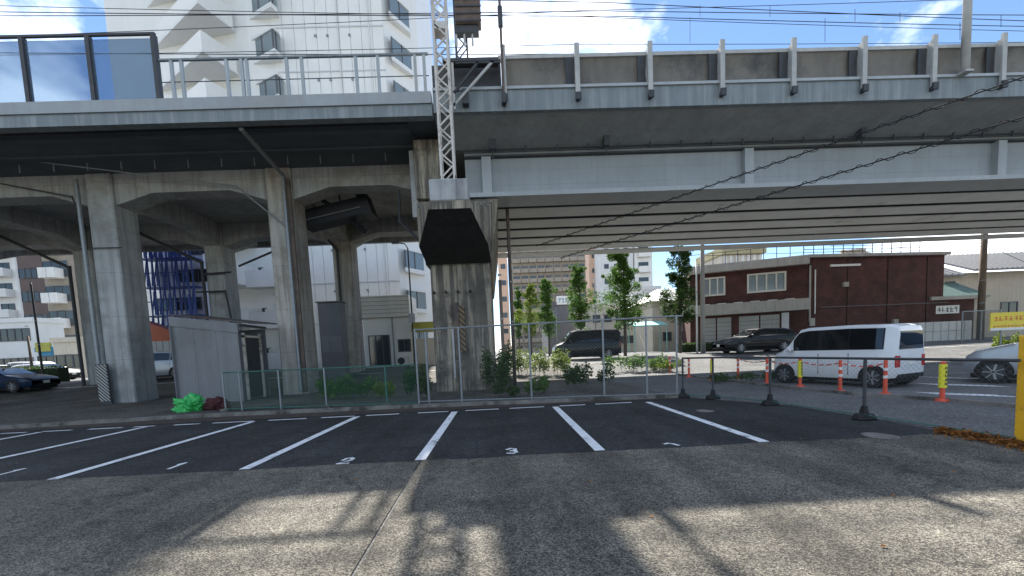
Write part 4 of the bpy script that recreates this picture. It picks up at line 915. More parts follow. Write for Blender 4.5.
def car(name, label, cat, x, y, heading, style, paint, two_tone=None, z=None, roof_rack=False):
    S = STY[style]; L2, W2 = S['L']/2, S['W']/2; rf, belt, Rw = S['roof'], S['belt'], S['r']
    t = thing(name, label, cat, (x, y, gz(x, y)-.012 if z is None else z), heading)
    B = lambda mb, nm, mt, par=t, **k: mb.build(nm, mt, par, world=False, **k)
    xsn = []
    n = 56
    for i in range(n+1): xsn.append(-L2+S['L']*i/n)
    xsn = sorted(set(xsn+[p[0] for p in rf]))
    def w_at(xx):
        e = max(0, (abs(xx)-(L2-.45))/.45); return W2*(1-.16*e*e)
    def sec(xx):
        zr = interp(rf, xx); wv = w_at(xx); zb = .24+.05*max(0, (abs(xx)-(L2-.4))/.4); bl = min(belt, zr-.06)
        gl = max(0, zr-bl); tw = wv-.02-S.get('tumble', .17)*min(1, gl/.7)
        return [(wv*.93, zb), (wv*.985, zb+.10), (wv, .56), (wv*.992, bl-.08), (wv*.975, bl), (tw+.02*(gl < .1), zr-.05 if gl > .1 else zr-.02), (tw-.07, zr+.005), (tw*.5, zr+.02), (0, zr+.025)]
    mb = MB(); K = 9; rows = []
    for xx in xsn:
        s_ = sec(xx); row = [(xx, -a, b) for a, b in s_]+[(xx, a, b) for a, b in s_[::-1][1:]]
        rows.append(row); mb.v += row
    R_ = len(rows[0])
    for i in range(len(rows)-1):
        for j in range(R_-1): a = i*R_+j; mb.f.append((a, a+1, a+R_+1, a+R_))
        a = i*R_; mb.f.append((a, a+R_, a+2*R_-1, a+R_-1))
    mb.f.append(tuple(range(R_))); mb.f.append(tuple((len(rows)-1)*R_+j for j in reversed(range(R_))))
    body = B(mb, 'body', paint, smooth=True)
    try:
        body.data.set_sharp_from_angle(angle=rad(32))
    except Exception: pass
    def sidepanel(xa, xb, sg, lo=.05, hi=.10, off=.008, seg=10):
        m_ = MB()
        for i in range(seg):
            p = []
            for xx in (xa+(xb-xa)*i/seg, xa+(xb-xa)*(i+1)/seg):
                zr = interp(rf, xx); s_ = sec(xx); (w0, z0), (w1, z1) = s_[4], s_[5]
                for zz in (z0+lo, max(z0+lo+.01, zr-hi)):
                    k = (zz-z0)/(z1-z0) if z1 > z0 else 0; k = min(1, k); p.append((xx, sg*(w0+(w1-w0)*k+off), zz))
            m_.quad(p[0], p[2], p[3], p[1])
        return m_
    for sg in (-1, 1):
        if style in ('kei', 'minivan'): B(sidepanel(S['side'][0][0]-.03, S['side'][-1][1]+.02, sg, .03, .085, .004, 16), 'pillar_trim', 'black')
        for (xa, xb) in S['side']: B(sidepanel(xa, xb, sg), 'side_window', 'carglass')
    def toppanel(xa, xb, off=.01, seg=8):
        m_ = MB()
        for i in range(seg):
            q = []
            for xx in (xa+(xb-xa)*i/seg, xa+(xb-xa)*(i+1)/seg):
                s_ = sec(xx); dz = (interp(rf, xx+.02)-interp(rf, xx-.02))/.04; nl = math.hypot(1, dz); ox, oz = -dz/nl*off, off/nl
                q.append([(xx+ox, yy, zz+oz) for yy, zz in ((-s_[6][0], s_[6][1]), (-s_[7][0], s_[7][1]), (s_[7][0], s_[7][1]), (s_[6][0], s_[6][1]))])
            for j in range(3): m_.quad(q[0][j], q[0][j+1], q[1][j+1], q[1][j])
        return m_
    B(toppanel(*S['wind']), 'windscreen', 'carglass')
    if S['rearx']: B(toppanel(*S['rearx']), 'rear_window', 'carglass')
    else:
        zr = rf[0][1]+.06; wv = w_at(-L2)-.12
        B(MB().hexa([(-L2-.012, -wv-.05, belt+.02), (-L2-.012, wv+.05, belt+.02), (-L2+.03, wv+.05, belt+.02), (-L2+.03, -wv-.05, belt+.02), (-L2-.012, -wv, zr-.04), (-L2-.012, wv, zr-.04), (-L2+.03, wv, zr-.04), (-L2+.03, -wv, zr-.04)]), 'rear_window', 'carglass')
    for wx in S['wb']:
        for sg in (-1, 1):
            wy = w_at(wx)
            m_ = MB(); k = 20     # wheel arch: dark half ring proud of the body
            for i in range(k):
                a0, a1 = math.pi*(-.12+1.24*i/k), math.pi*(-.12+1.24*(i+1)/k); ro = Rw+.055
                m_.quad((wx, sg*(wy+.004), Rw), (wx+ro*math.cos(a0), sg*(wy+.004), Rw+ro*math.sin(a0)), (wx+ro*math.cos(a1), sg*(wy+.004), Rw+ro*math.sin(a1)))
            B(m_, 'wheel_arch', 'black')
            wh = B(MB().rod((wx, sg*(wy-.2), Rw), (wx, sg*(wy+.012), Rw), Rw, 24), 'wheel', 'black')
            B(MB().rod((wx, sg*(wy+.012), Rw), (wx, sg*(wy+.018), Rw), Rw*.68, 20), 'rim', 'dark_metal', wh)
            sp_ = MB()
            for i in range(7):
                a0 = 2*math.pi*i/7; sp_.bar((wx+.03*math.cos(a0), sg*(wy+.024), Rw+.03*math.sin(a0)), (wx+Rw*.66*math.cos(a0), sg*(wy+.024), Rw+Rw*.66*math.sin(a0)), .045, .02)
            B(sp_, 'spokes', 'rim', wh)
    for sg in (-1, 1):
        wv = w_at(L2-.12); zf = interp(rf, L2-.12)
        B(MB().hexa([(L2-.32, sg*(wv-.02), zf-.16), (L2-.06, sg*(wv-.14), zf-.2), (L2-.03, sg*(wv-.36), zf-.2), (L2-.4, sg*(wv-.3), zf-.2), (L2-.36, sg*(wv+.008), zf+.0), (L2-.10, sg*(wv-.10), zf-.06), (L2-.08, sg*(wv-.36), zf-.06), (L2-.4, sg*(wv-.3), zf-.06)]), 'headlight', 'lamp_white')
        wv = w_at(-L2+.05); zt = min(belt, rf[1][1])-(.12 if style == 'kei' else 0)
        B(MB().box(-L2-.012, -L2+.05, min(sg*(wv-.16), sg*(wv+.012)), max(sg*(wv-.16), sg*(wv+.012)), zt-.34, zt-.02), 'tail_light', 'lamp_red', bevel=.02)
        mx_ = S['side'][-1][1]+.02; wm = w_at(mx_)
        B(MB().box(mx_-.06, mx_+.08, min(sg*(wm), sg*(wm+.2)), max(sg*wm, sg*(wm+.2)), belt+.02, belt+.17), 'mirror', paint, bevel=.03)
        for (xa, xb) in S['side'][1:]: B(MB().box(xa-.03, xa-.018, min(sg*(W2-.01), sg*(W2+.003)), max(sg*(W2-.01), sg*(W2+.003)), .34, belt-.06), 'door_seam', 'black'); B(MB().box(xa+.05, xa+.22, min(sg*W2*.98, sg*(W2+.025)), max(sg*W2*.98, sg*(W2+.025)), belt-.18, belt-.14), 'door_handle', paint)
    B(MB().box(-L2-.02, -L2+.04, -.17, .17, .62, .78), 'number_plate', 'sign_white'); B(MB().box(L2-.05, L2+.012, -.17, .17, .42, .57), 'number_plate', 'sign_white')
    B(MB().box(L2-.12, L2+.006, -.5, .5, .28, .4), 'grille', 'black'); B(MB().box(-L2-.008, -L2+.1, -.6, .6, .27, .38), 'rear_bumper', 'black')
    B(MB().box(-L2+.15, L2-.15, -W2*.8, W2*.8, .14, .26), 'underbody', 'black')
    return t
car('minivan', 'white minivan with dark windows on the road behind the low fence', 'van', 10.45, 12.5, rad(110), 'kei', 'p_white')
q = A(754, 352, 26.2); car('estate_car', 'dark estate car crossing in front of the brick building', 'car', q.x, 26.2, math.pi, 'wagon', 'p_dark')
q = A(586, 357, 27.6); car('minivan', 'black minivan on the far road seen through the chain-link fence', 'van', q.x, 27.6, math.pi, 'minivan', 'p_black')
q = G(993, 383); hd = rad(122); dv = Vector((math.cos(hd), math.sin(hd), 0)); rv = Vector((math.sin(hd), -math.cos(hd), 0)); c_ = q-dv*1.30+rv*.84
car('hatchback_car', 'silver car entering at the right edge beside the yellow post', 'car', c_.x, c_.y, hd, 'compact', 'p_silver')
q = G(10, 401); car('sports_car', 'dark blue car on the road at the far left edge', 'car', q.x-1.1, q.y+.9, 0, 'coupe', 'p_blue')
q = A(164, 372, 26.5); car('suv_car', 'silver off-road car seen between the left column and the grey shed', 'car', q.x, 26.5, math.pi, 'suv', 'p_silver')
for px, Y, lb, pt, st in ((3, 36, 'white car at the left edge behind the hedge', 'p_white', 'wagon'), (20, 37, 'white car in the middle of three behind the hedge', 'p_white', 'suv'), (44, 36.5, 'white car nearest the left column behind the hedge', 'p_white', 'wagon')):
    q = A(px, 360, Y); car('parked_car', lb, 'car', q.x, Y, 0 if px != 20 else math.pi, st, pt)

# ------------------------------------------------------------------ poles and signs
def upole(px, py_top, Y, rb, rt, mat, label, name='utility_pole', cat='pole', arms=0, top_z=None):
    q = A(px, 338, Y); z0 = gz(0, Y); zt = top_z or A(px, py_top, Y).z
    t = thing(name, label, cat, (q.x, Y, z0)); MB().rod((q.x, Y, z0-.1), (q.x, Y, zt), rb, 12, rt).build('shaft', mat, t, smooth=True)
    for i in range(arms):
        z = zt-.5-.7*i; MB().bar((q.x-.8, Y-.1, z), (q.x+.8, Y-.1, z), .07).build('cross_arm', 'dark_metal', t)
        for k in (-.7, -.3, .3, .7): MB().rod((q.x+k, Y-.1, z+.035), (q.x+k, Y-.1, z+.2), .04, 6).build('insulator', 'refl', t)
    for z in (z0+2.6, z0+4.2): MB().rod((q.x, Y, z), (q.x, Y, z+.05), rb*1.06, 12).build('band', 'galv', t)
    return t
upole(980, 235, 29.5, .21, .17, 'wood', 'thick brown utility pole right of the brick building', top_z=10.5, arms=2)
upole(703, 245, 29.0, .17, .13, 'pole_conc', 'grey concrete utility pole in front of the brick building', top_z=9.6, arms=1)
upole(697, 262, 29.0, .07, .05, 'refl', 'slim white pole beside the grey concrete utility pole', 'slim_pole')
t = upole(513, 205, 17.3, .075, .07, 'rusty', 'rusty steel pole reaching up to the girder bridge right of the pier', 'rusty_pole', top_z=7.1)
upole(502.5, 280, 15.6, .07, .06, 'wood', 'short brown post beside the rusty steel pole', 'wooden_post')
q = A(411, 300, 28.5); zt = A(409, 245, 28.5).z; t = thing('street_lamp', 'slim street lamp with curved arm left of the pier', 'lamp', (q.x, 28.5, .7))
MB().rod((q.x, 28.5, .6), (q.x, 28.5, zt-.2), .06, 8, .045).build('shaft', 'dark_metal', t); MB().path([(q.x, 28.5, zt-.2), (q.x-.15, 28.4, zt+.05), (q.x-.6, 28.2, zt+.1)], .035).build('arm', 'dark_metal', t); MB().box(q.x-.95, q.x-.45, 28.1, 28.3, zt+.03, zt+.14).build('lamp_head', 'galv', t, bevel=.02); MB().box(q.x-.2, q.x+.2, 28.3, 28.42, 3.6, 4.2).build('control_box', 'galv', t)
q = A(656, 300, 34); 
for px, Y, h_, lb in ((596, 36, 6.5, 'thin grey lamp post between the trees on the far road'), (557, 44, 5.0, 'thin grey lamp post left of the slender tree')):
    upole(px, 0, Y, .06, .04, 'galv', lb, 'lamp_post', 'lamp post', top_z=gz(0, Y)+h_)
upole(28, 0, 33, .09, .07, 'rusty', 'brown post by the hedge at the far left', 'signpost', top_z=4.2)
t = upole(38, 0, 30, .07, .06, 'dark_metal', 'slanting dark pole in front of the hedge at the far left', 'dark_pole', top_z=7.5)
# yellow notice board with red lettering on posts
a_, b_ = A(991, 313, 17), A(1052, 328, 17)
sg = thing('notice_board', 'yellow notice board with red lettering on thin posts at the right edge', 'sign', ((a_.x+b_.x)/2, 17, 0))
MB().box(a_.x, b_.x, 17, 17.04, b_.z, a_.z).build('board', 'sign_yellow', sg); MB().box(a_.x, b_.x, 16.99, 16.998, b_.z, b_.z+.1).build('lower_strip', 'sign_white', sg)
for x in (a_.x+.55, b_.x-.3): MB().rod((x, 17.07, -.02), (x, 17.07, a_.z), .03).build('post', 'galv', sg)
def scribble(parent, x0, x1, z0, z1, y, n, mat, seed):
    """rows of short strokes standing for lettering too small to read in the photograph"""
    r = random.Random(seed); mb = MB(); wv = (x1-x0)/n
    for i in range(n):
        xa = x0+wv*i
        for k in range(3):
            z = z0+(z1-z0)*r.choice((0, .3, .6, .85)); mb.box(xa+.08*wv, xa+.85*wv, y-.003-.0004*k, y, z, z+(z1-z0)*.13)
        xv = xa+wv*r.uniform(.15, .6); mb.box(xv, xv+wv*.16, y-.006, y-.0005, z0, z1)
    return mb.build('lettering', mat, parent)
scribble(sg, a_.x+.12, b_.x-.15, a_.z-.34, a_.z-.16, 16.997, 11, 'sign_red', 5); scribble(sg, a_.x+.12, b_.x-.15, b_.z+.13, b_.z+.2, 16.997, 16, 'sign_red', 6)

# ------------------------------------------------------------------ buildings
def wmesh(w_, h_, mull, frame='winframe', glass='glass', d=.07, t_=.07):
    f_ = MB().box(-w_/2, w_/2, -d, 0, 0, t_).box(-w_/2, w_/2, -d, 0, h_-t_, h_).box(-w_/2, -w_/2+t_, -d+.002, 0, t_, h_-t_).box(w_/2-t_, w_/2, -d+.002, 0, t_, h_-t_)
    for i in range(1, mull+1): x = -w_/2+w_*i/(mull+1); f_.box(x-t_*.4, x+t_*.4, -d+.004, 0, t_, h_-t_)
    return shared(f_, 'window', frame), shared(MB().box(-w_/2+.02, w_/2-.02, -.02, -.004, .02, h_-.02), 'pane', glass)
def window(ms, root, loc, rz=0):
    f_ = put(ms[0], 'window', root, loc, rz); o = bpy.data.objects.new('pane', ms[1]); COL.objects.link(o); o.parent = f_; return f_
W_std = wmesh(1.6, 1.3, 1, 'winframe_d'); W_sm = wmesh(.9, .9, 1, 'winframe_d'); W_door = wmesh(2.0, 1.9, 1, 'winframe_d')
def bal_mesh(w_, d_, ph, mat, th=.14):
    return shared(MB().box(-w_/2, w_/2, -d_, 0, -th, 0).box(-w_/2, w_/2, -d_, -d_+.1, 0, ph).box(-w_/2, -w_/2+.1, -d_+.1, 0, 0, ph*.98).box(w_/2-.1, w_/2, -d_+.1, 0, 0, ph*.98), 'balcony', mat)
# --- white apartment tower behind the viaduct
TY = 36.0
tw = thing('apartment_tower', 'white tiled apartment tower rising behind the concrete viaduct', 'building', (-17, 42, .7))
tx = lambda px, Y: A(px, 80, Y).x
xl, xm, xr = tx(250, TY), tx(386, TY), tx(420, TY+3.4)
FH, NF = 3.36, 13; HT = 1.0+FH*NF+.6
core = [(xl, TY+.3), (xm, TY+.3), (xr, TY+3.4), (xr, TY+14), (-32, TY+14), (-32, TY+3.2), (tx(238, TY+.5), TY+.6)]
MB().prismz(core, .5, HT).build('wall', 'tile_white', tw)
MB().prismz(core, HT+.003, HT+.5).build('roof_slab', 'tile_white2', tw)
npn = 10; pw = (xm-xl-1.9)/npn
pn = shared(MB().box(.014, pw-.014, TY+.2, TY+.297, .03, FH-.03), 'wall_panel', 'tile_white', bevel=.006)
for k in range(NF):
    for i in range(npn): put(pn, 'wall_panel', tw, (xl+1.9+pw*i, 0, 1.0+FH*k))
for px in (341, 372):
    MB().rod((tx(px, TY), TY+.12, .6), (tx(px, TY), TY+.12, HT), .05).build('downpipe', 'balc_l', tw)
band_me = shared(MB().box(xl+1.9, xm, TY+.15, TY+.199, -.04, .06), 'storey_band', 'tile_grey')
vent_me = shared(MB().box(-.08, .08, -.1, 0, -.08, .08), 'wall_vent', 'galv')
ac_me = shared(MB().box(-.4, .4, -.32, 0, 0, .6), 'air_conditioner', 'balc_l')
for k in range(NF):
    put(band_me, 'storey_band', tw, (0, 0, 1.0+FH*k))
    for px in (318, 330, 352): put(vent_me, 'wall_vent', tw, (tx(px, TY), TY+.198, 1.0+FH*k+2.7))
mul_me = shared(MB().box(-.05, .05, -.05, .05, 0, 1.45), 'bay_mullion', 'winframe_d')
def vbay(pts, z, sill, gh, root):
    """angular bay: sill, glazed upper part and head, following the plan points"""
    ob = MB().prismz(pts, z, z+sill).build('bay_sill', 'tile_white2', root); OFF[ob.name] = OFF[root.name]
    inner = [(x_+(pts[0][0]+pts[-1][0]-2*x_)*.04, y_+.14) for x_, y_ in pts]
    MB().prismz(inner, z+sill+.002, z+sill+gh).build('bay_glass', 'glass_lt', ob)
    for (xa, ya), (xb, yb) in zip(inner, inner[1:-1]):
        for t_ in (0, .5): put(mul_me, 'bay_mullion', ob, (xa+(xb-xa)*t_, ya+(yb-ya)*t_, z+sill+.003))
    MB().prismz(pts, z+sill+gh+.002, z+sill+gh+.2).build('bay_head', 'tile_white2', ob)
vb1 = [(tx(252, TY+.9), TY+.9), (tx(252, TY+.45), TY+.45), (tx(277, TY-.95), TY-.95), (tx(283, TY-.35), TY-.35), (tx(284, TY+.18), TY+.18)]
vb2 = [(tx(394, TY+.9), TY+.9), (tx(393, TY+.1), TY+.1), (tx(413, TY+2.1), TY+2.1), (tx(413, TY+3), TY+3.0)]
A0, A1, A2 = (tx(150, TY+2.8), TY+2.8), (tx(205, TY-2.4), TY-2.4), (tx(238, TY+.2), TY+.2)
inn = [(A0[0]+.5, A0[1]+.2), (A1[0], A1[1]+.35), (A2[0]-.4, A2[1]+.2)]
for k in range(NF):
    z = 1.0+FH*k
    vbay(vb1, z+.75, .35, 1.45, tw); vbay(vb2, z+.75, .35, 1.45, tw)
    bal = MB().prismz([A0, A1, A2, (A2[0]-.3, TY+1.6), (A0[0]+.6, TY+4.2)], z-.02, z+.2).build('balcony', 'tile_white2', tw)
    pr = MB()
    for (p, q), (p2, q2) in (((A0, A1), (inn[0], inn[1])), ((A1, A2), (inn[1], inn[2]))):
        pr.hexa([(*p, z+.203), (*q, z+.203), (*q2, z+.203), (*p2, z+.203), (*p, z+1.5), (*q, z+1.5), (*q2, z+1.5), (*p2, z+1.5)])
    pr.build('balcony_parapet', 'tile_white', bal)
    window(W_door, tw, (A1[0], TY+1.55, z+.3), rad(-14))
bm2 = bal_mesh(2.6, 1.3, 1.15, 'tile_white2', .2)
for k in range(3):
    z = 1.0+FH*k; x_ = tx(246, TY-.4); put(bm2, 'balcony', tw, (x_, TY+.55, z)); put(ac_me, 'air_conditioner', tw, (x_+.6, TY+.2, z+.05)); window(W_sm, tw, (x_-.4, TY+.5, z+.7))
# low annex and shop at the foot of the tower
an = thing('annex_building', 'low pale annex with dark glazed entrance left of the pier', 'building', (-10.5, 31, .7))
xa, xb = A(364, 330, 30).x, A(411, 330, 30).x
MB().box(xa, xb, 30, 31.95, .55, A(380, 318, 30).z).build('wall', 'tile_white2', an); z0 = A(380, 318, 30).z
MB().box(xa-.3, xb+.1, 29.4, 31.95, z0+.003, A(380, 297, 30).z).build('parapet', 'balc_l', an)
dn = wmesh(1.5, 2.2, 2, 'winframe_d'); window(dn, an, (xa+1.0, 29.995, .75)); window(W_sm, an, (xa+2.75, 29.995, 1.7))
MB().rod((xa+2.0, 29.93, .7), (xa+2.0, 29.93, z0), .05).build('downpipe', 'galv', an)
MB().box(xa+2.25, xa+3.05, 29.55, 29.9, .75, 1.4).build('air_conditioner', 'balc_l', an, bevel=.03); MB().rod((xa+2.55, 29.545, 1.08), (xa+2.55, 29.55, 1.08), .25, 16).build('fan_grille', 'dark_metal', an)
for k in range(5): MB().box(xa-.31, xb+.11, 29.385, 29.398, z0+.25+.27*k, z0+.27+.27*k).build('cladding_joint', 'dark_metal', an)
MB().box(xb+.15, xb+2.4, 29.5, 31.5, A(410, 332, 30).z, A(410, 323, 30).z).build('awning', 'awning', an); MB().box(xb+.2, xb+2.3, 30.2, 31.9, .55, 2.6).build('shopfront', 'cream', an)
# --- generic blocks
def block(name, label, x0, x1, y0, y1, h_, wall, floors, bays, fh, kind, bmat='balc_l', z0=.5, first=0, wins=None, cat='building', inset=.5, roofmat=None):
    t = thing(name, label, cat, ((x0+x1)/2, y0, z0)); MB().box(x0, x1, y0, y1, z0-.1, h_).build('wall', wall, t); MB().box(x0-.15, x1+.15, y0-.15, y1+.15, h_+.003, h_+.45).build('roof_parapet', roofmat or wall, t)
    pitch = (x1-x0-2*inset)/bays
    bm_ = bal_mesh(pitch*.94, 1.2, 1.05, bmat) if kind == 'balcony' else None
    wn = wins or (W_door if kind == 'balcony' else W_std)
    for k in range(first, floors):
        z = z0+.3+fh*k
        for i in range(bays):
            x = x0+inset+pitch*(i+.5)
            if bm_: put(bm_, 'balcony', t, (x, y0-.004, z))
            window(wn, t, (x, y0-.003, z+(.12 if bm_ else .9)))
    return t
def xs_(p0, p1, Y): return A(p0, 300, Y).x, A(p1, 300, Y).x
x0, x1 = xs_(-60, 20, 66); block('apartment_block', 'white apartment block with wide balconies at the far left edge', x0, x1, 66, 76, 26, 'tile_white', 8, 4, 3.0, 'balcony')
x0, x1 = xs_(22, 46, 58); block('apartment_block', 'dark brown tiled high-rise left of the concrete columns', x0, x1, 58, 65, 32, 'brownwall', 10, 3, 3.0, 'window')
x0, x1 = xs_(47, 72, 54); block('apartment_block', 'narrow pale apartment block with stacked balconies beside the brown high-rise', x0, x1, 54, 57, 30, 'balc', 9, 2, 3.0, 'balcony')
x0, x1 = xs_(-40, 30, 45); block('shop_building', 'low white shop building beyond the hedge at the far left', x0, x1, 45, 48, 6.6, 'tile_white2', 2, 4, 3.0, 'window')
x0, x1 = xs_(31, 46, 43); t = block('corner_shop', 'blue shopfront with yellow fascia beyond the hedge', x0, x1, 43, 44.5, 3.4, 'shop_blue', 1, 1, 3.0, 'window'); MB().box(x0, x1, 42.8, 42.99, 3.42, 4.3).build('fascia_sign', 'awning', t)
x0, x1 = xs_(47, 76, 42); block('garage_building', 'low beige building beyond the hedge beside the left column', x0, x1, 42, 44, 4.2, 'cream', 1, 2, 3.0, 'window')
x0, x1 = xs_(512, 588, 130); block('apartment_block', 'brown apartment block with rows of balconies behind the small street trees', x0, x1, 130, 142, 44, 'balc', 13, 9, 3.0, 'balcony', 'balc')
x0, x1 = xs_(590, 600, 88); block('apartment_block', 'narrow salmon tiled end wall between two apartment blocks', x0, x1, 88, 91.5, 31, 'pinkwall', 9, 1, 3.0, 'window', wins=W_sm)
x0, x1 = xs_(600, 634, 84); block('apartment_tower', 'pale grey tower with small windows behind the fullest street tree', x0, x1, 84, 96, 36, 'tile_grey', 11, 3, 3.0, 'window', wins=W_sm)
x0, x1 = xs_(635, 653, 84.5); block('apartment_tower', 'white tower wing with curved-looking balconies right of the pale grey tower', x0, x1, 84.5, 95, 27, 'tile_white2', 8, 1, 3.0, 'balcony')
x0, x1 = xs_(500, 509, 80); block('apartment_tower', 'thin salmon tower seen beside the pier', x0, x1, 80, 90, 24, 'pinkwall', 7, 1, 3.0, 'window', wins=W_sm)
x0, x1 = xs_(548, 578, 60); t = block('warehouse', 'dark grey windowless warehouse behind the black minivan', x0, x1, 60, 70, 7.5, 'greywall', 0, 1, 3.0, 'window'); MB().box(x0+1.2, x1-.5, 59.8, 59.99, 7.6, 8.8).build('roof_sign', 'sign_white', t); scribble(t, x0+1.5, x1-.8, 7.9, 8.5, 59.79, 5, 'shop_blue', 9)
x0, x1 = xs_(586, 640, 50); block('house', 'low beige building behind the fullest street tree', x0, x1, 50, 57, 6.0, 'cream', 2, 4, 2.6, 'window', wins=W_sm)
x0, x1 = xs_(632, 660, 54); block('house', 'grey gabled-looking house left of the white roofed house', x0, x1, 54, 60, 8.4, 'tile_grey', 2, 2, 3.0, 'window', wins=W_sm)
# white roofed house with teal awning
x0, x1 = xs_(652, 700, 42); t = block('house', 'cream house with pale hipped roof beside the tall dark tree', x0, x1, 42, 48, 5.2, 'cream', 2, 2, 2.5, 'window', wins=W_sm)
MB().hexa([(x0-.6, 41.3, 5.66), (x1+.6, 41.3, 5.66), (x1+.6, 48.7, 5.66), (x0-.6, 48.7, 5.66), (x0+1.6, 44.4, 7.2), (x1-1.6, 44.4, 7.2), (x1-1.6, 45.6, 7.2), (x0+1.6, 45.6, 7.2)]).build('roof', 'balc_l', t)
a_ = A(630, 319, 40); b_ = A(664, 326, 40); single('awning', MB().hexa([(a_.x, 39, b_.z), (b_.x, 39, b_.z), (b_.x, 40.9, b_.z+.45), (a_.x, 40.9, b_.z+.45), (a_.x, 39, b_.z+.1), (b_.x, 39, b_.z+.1), (b_.x, 40.9, b_.z+.55), (a_.x, 40.9, b_.z+.55)]).rod((a_.x+.1, 39.1, .6), (a_.x+.1, 39.1, b_.z), .05).rod((b_.x-.1, 39.1, .6), (b_.x-.1, 39.1, b_.z), .05).rod((a_.x+.1, 40.8, .6), (a_.x+.1, 40.8, b_.z+.4), .05).rod((b_.x-.1, 40.8, .6), (b_.x-.1, 40.8, b_.z+.4), .05), 'teal', 'pale teal carport awning right of the fullest street tree', 'awning')
# --- building wrapped in blue scaffold sheeting
bx0, bx1 = A(143, 280, 30).x, A(192, 280, 30).x
bs = thing('scaffolded_building', 'building wrapped in blue scaffolding and netting beyond the left column', 'building', (bx0, 30, .7))
MB().box(bx0, bx1, 31.3, 33.2, .5, 16.6).build('wall', 'tarp_in', bs)
for k in range(8):
    z = 1.0+1.95*k; MB().box(bx0-.2, bx1+.2, 30.1, 31.0, z, z+.06).build('scaffold_deck', 'scaf', bs); MB().bar((bx0-.2, 30.1, z+1.0), (bx1+.2, 30.1, z+1.0), .06).build('guard_tube', 'scaf', bs)
ncol = 10
for i in range(ncol+1):
    x = bx0+(bx1-bx0)*i/ncol; MB().rod((x, 30.1, .6), (x, 30.1, 16.6), .05, 6).build('standard_tube', 'scaf', bs)
    if i < ncol:
        for k in range(8):
            z = 1.0+1.95*k; x2 = x+(bx1-bx0)/ncol
            if (i+k) % 2: MB().bar((x, 30.06, z), (x2, 30.06, z+1.95), .05).build('brace_tube', 'scaf', bs)
            rr = random.Random(i*31+k)
            if rr.random() < .6: MB().quad((x+.05, 30.2, z+.1), (x2-.05, 30.2+rr.uniform(0, .2), z+.1), (x2-.05, 30.2, z+rr.uniform(1.2, 1.9)), (x+.05, 30.2+rr.uniform(0, .15), z+rr.uniform(1.3, 1.9))).build('netting_sheet', 'tarp', bs)
            else: window(W_sm, bs, ((x+x2)/2, 31.29, z+.5))
# cargo truck / skip beyond the left column
q0, q1 = A(146, 322, 29.0), A(166, 336, 29.0); tk = thing('skip_container', 'rust-orange tipped container in front of the blue scaffolding', 'container', (q0.x, 29.0, .7))
MB().hexa([(q0.x, 29.0, .7), (q1.x+.3, 29.0, .7), (q1.x+.3, 29.9, .7), (q0.x, 29.9, .7), (q0.x-.3, 28.95, A(150, 320, 29.0).z), (q1.x+.5, 28.95, A(150, 332, 29.0).z), (q1.x+.5, 29.9, A(150, 332, 29.0).z), (q0.x-.3, 29.9, A(150, 320, 29.0).z)]).build('container_body', 'p_red', tk)
x0, x1 = A(150, 345, 28.4).x, A(176, 345, 28.4).x; fe = thing('site_hoarding', 'white hoarding panels beyond the left column', 'hoarding', ((x0+x1)/2, 28.4, .7))
for i in range(4): MB().box(x0+(x1-x0)*i/4, x0+(x1-x0)*(i+1)/4-.06, 28.4, 28.45, .7, 3.1).build('hoarding_panel', 'balc_l', fe)
# --- red brick building at the corner
C0, C1, C2 = Vector((A(806, 300, 32).x, 32.0, 0)), Vector((A(690, 300, 34.8).x, 34.8, 0)), Vector((A(943, 300, 33.0).x, 33.0, 0))
bh = A(806, 258, 32).z
bb = thing('brick_building', 'two-storey dark red brick building with concrete canopy and shuttered garages', 'building', (C0.x, C0.y, .7))
C3 = C2+Vector((0, 7, 0)); C4 = C1+Vector((2, 6, 0))
bl_ = [(C0.x, C0.y), (C2.x, C2.y), (C3.x, C3.y), (C4.x, C4.y), (C1.x, C1.y)]
MB().prismz(bl_, .4, bh).build('wall', 'brick', bb)
fl = math.atan2((C0-C1).y, (C0-C1).x)     # along left facade, from far end to the corner
u = (C0-C1).normalized(); nrm = Vector((u.y, -u.x, 0)); Lf = (C0-C1).length
if nrm.y > 0: nrm = -nrm
def onL(s, o=0): p = C1+u*s+nrm*o; return p
def strip(z0_, z1_, s0, s1, o0, o1, nm, mt, par=bb):
    a_, b_, c_, d_ = onL(s0, o1), onL(s1, o1), onL(s1, o0), onL(s0, o0)
    return MB().hexa([(a_.x, a_.y, z0_), (b_.x, b_.y, z0_), (c_.x, c_.y, z0_), (d_.x, d_.y, z0_), (a_.x, a_.y, z1_), (b_.x, b_.y, z1_), (c_.x, c_.y, z1_), (d_.x, d_.y, z1_)]).build(nm, mt, par)
strip(bh-.5, bh+.10, -.3, Lf+.05, -.3, .55, 'roof_band', 'band')
MB().prismz([(C0.x+.1, C0.y-.25), (C2.x+.3, C2.y-.25), (C3.x+.3, C3.y), (C4.x, C4.y), (C1.x+.3, C1.y+.1)], bh+.003, bh+.22).build('roof_slab', 'band', bb)
zc = A(806, 310, 32).z; strip(zc, zc+.85, -.6, Lf-.02, .003, .9, 'canopy', 'band')
for i in range(7): s0 = -.4+i*(Lf/7); strip(zc+.853, zc+.90, s0, s0+.6, .3, .85, 'sunlit_dash', 'refl')  # white slabs standing in for sunlit dashes along the canopy top
fs = lambda px: (px-690)/116*Lf
wf = wmesh(2.7, 1.5, 3, 'winframe', 'glass_lt', d=.12, t_=.13); wf2 = wmesh(1.7, 1.5, 2, 'winframe', 'glass_lt', d=.12, t_=.13)
zw = A(768, 292, 32.9).z
for px, ms in ((715, wf2), (768, wf)): p = onL(fs(px), .004); window(ms, bb, (p.x, p.y, zw), fl)
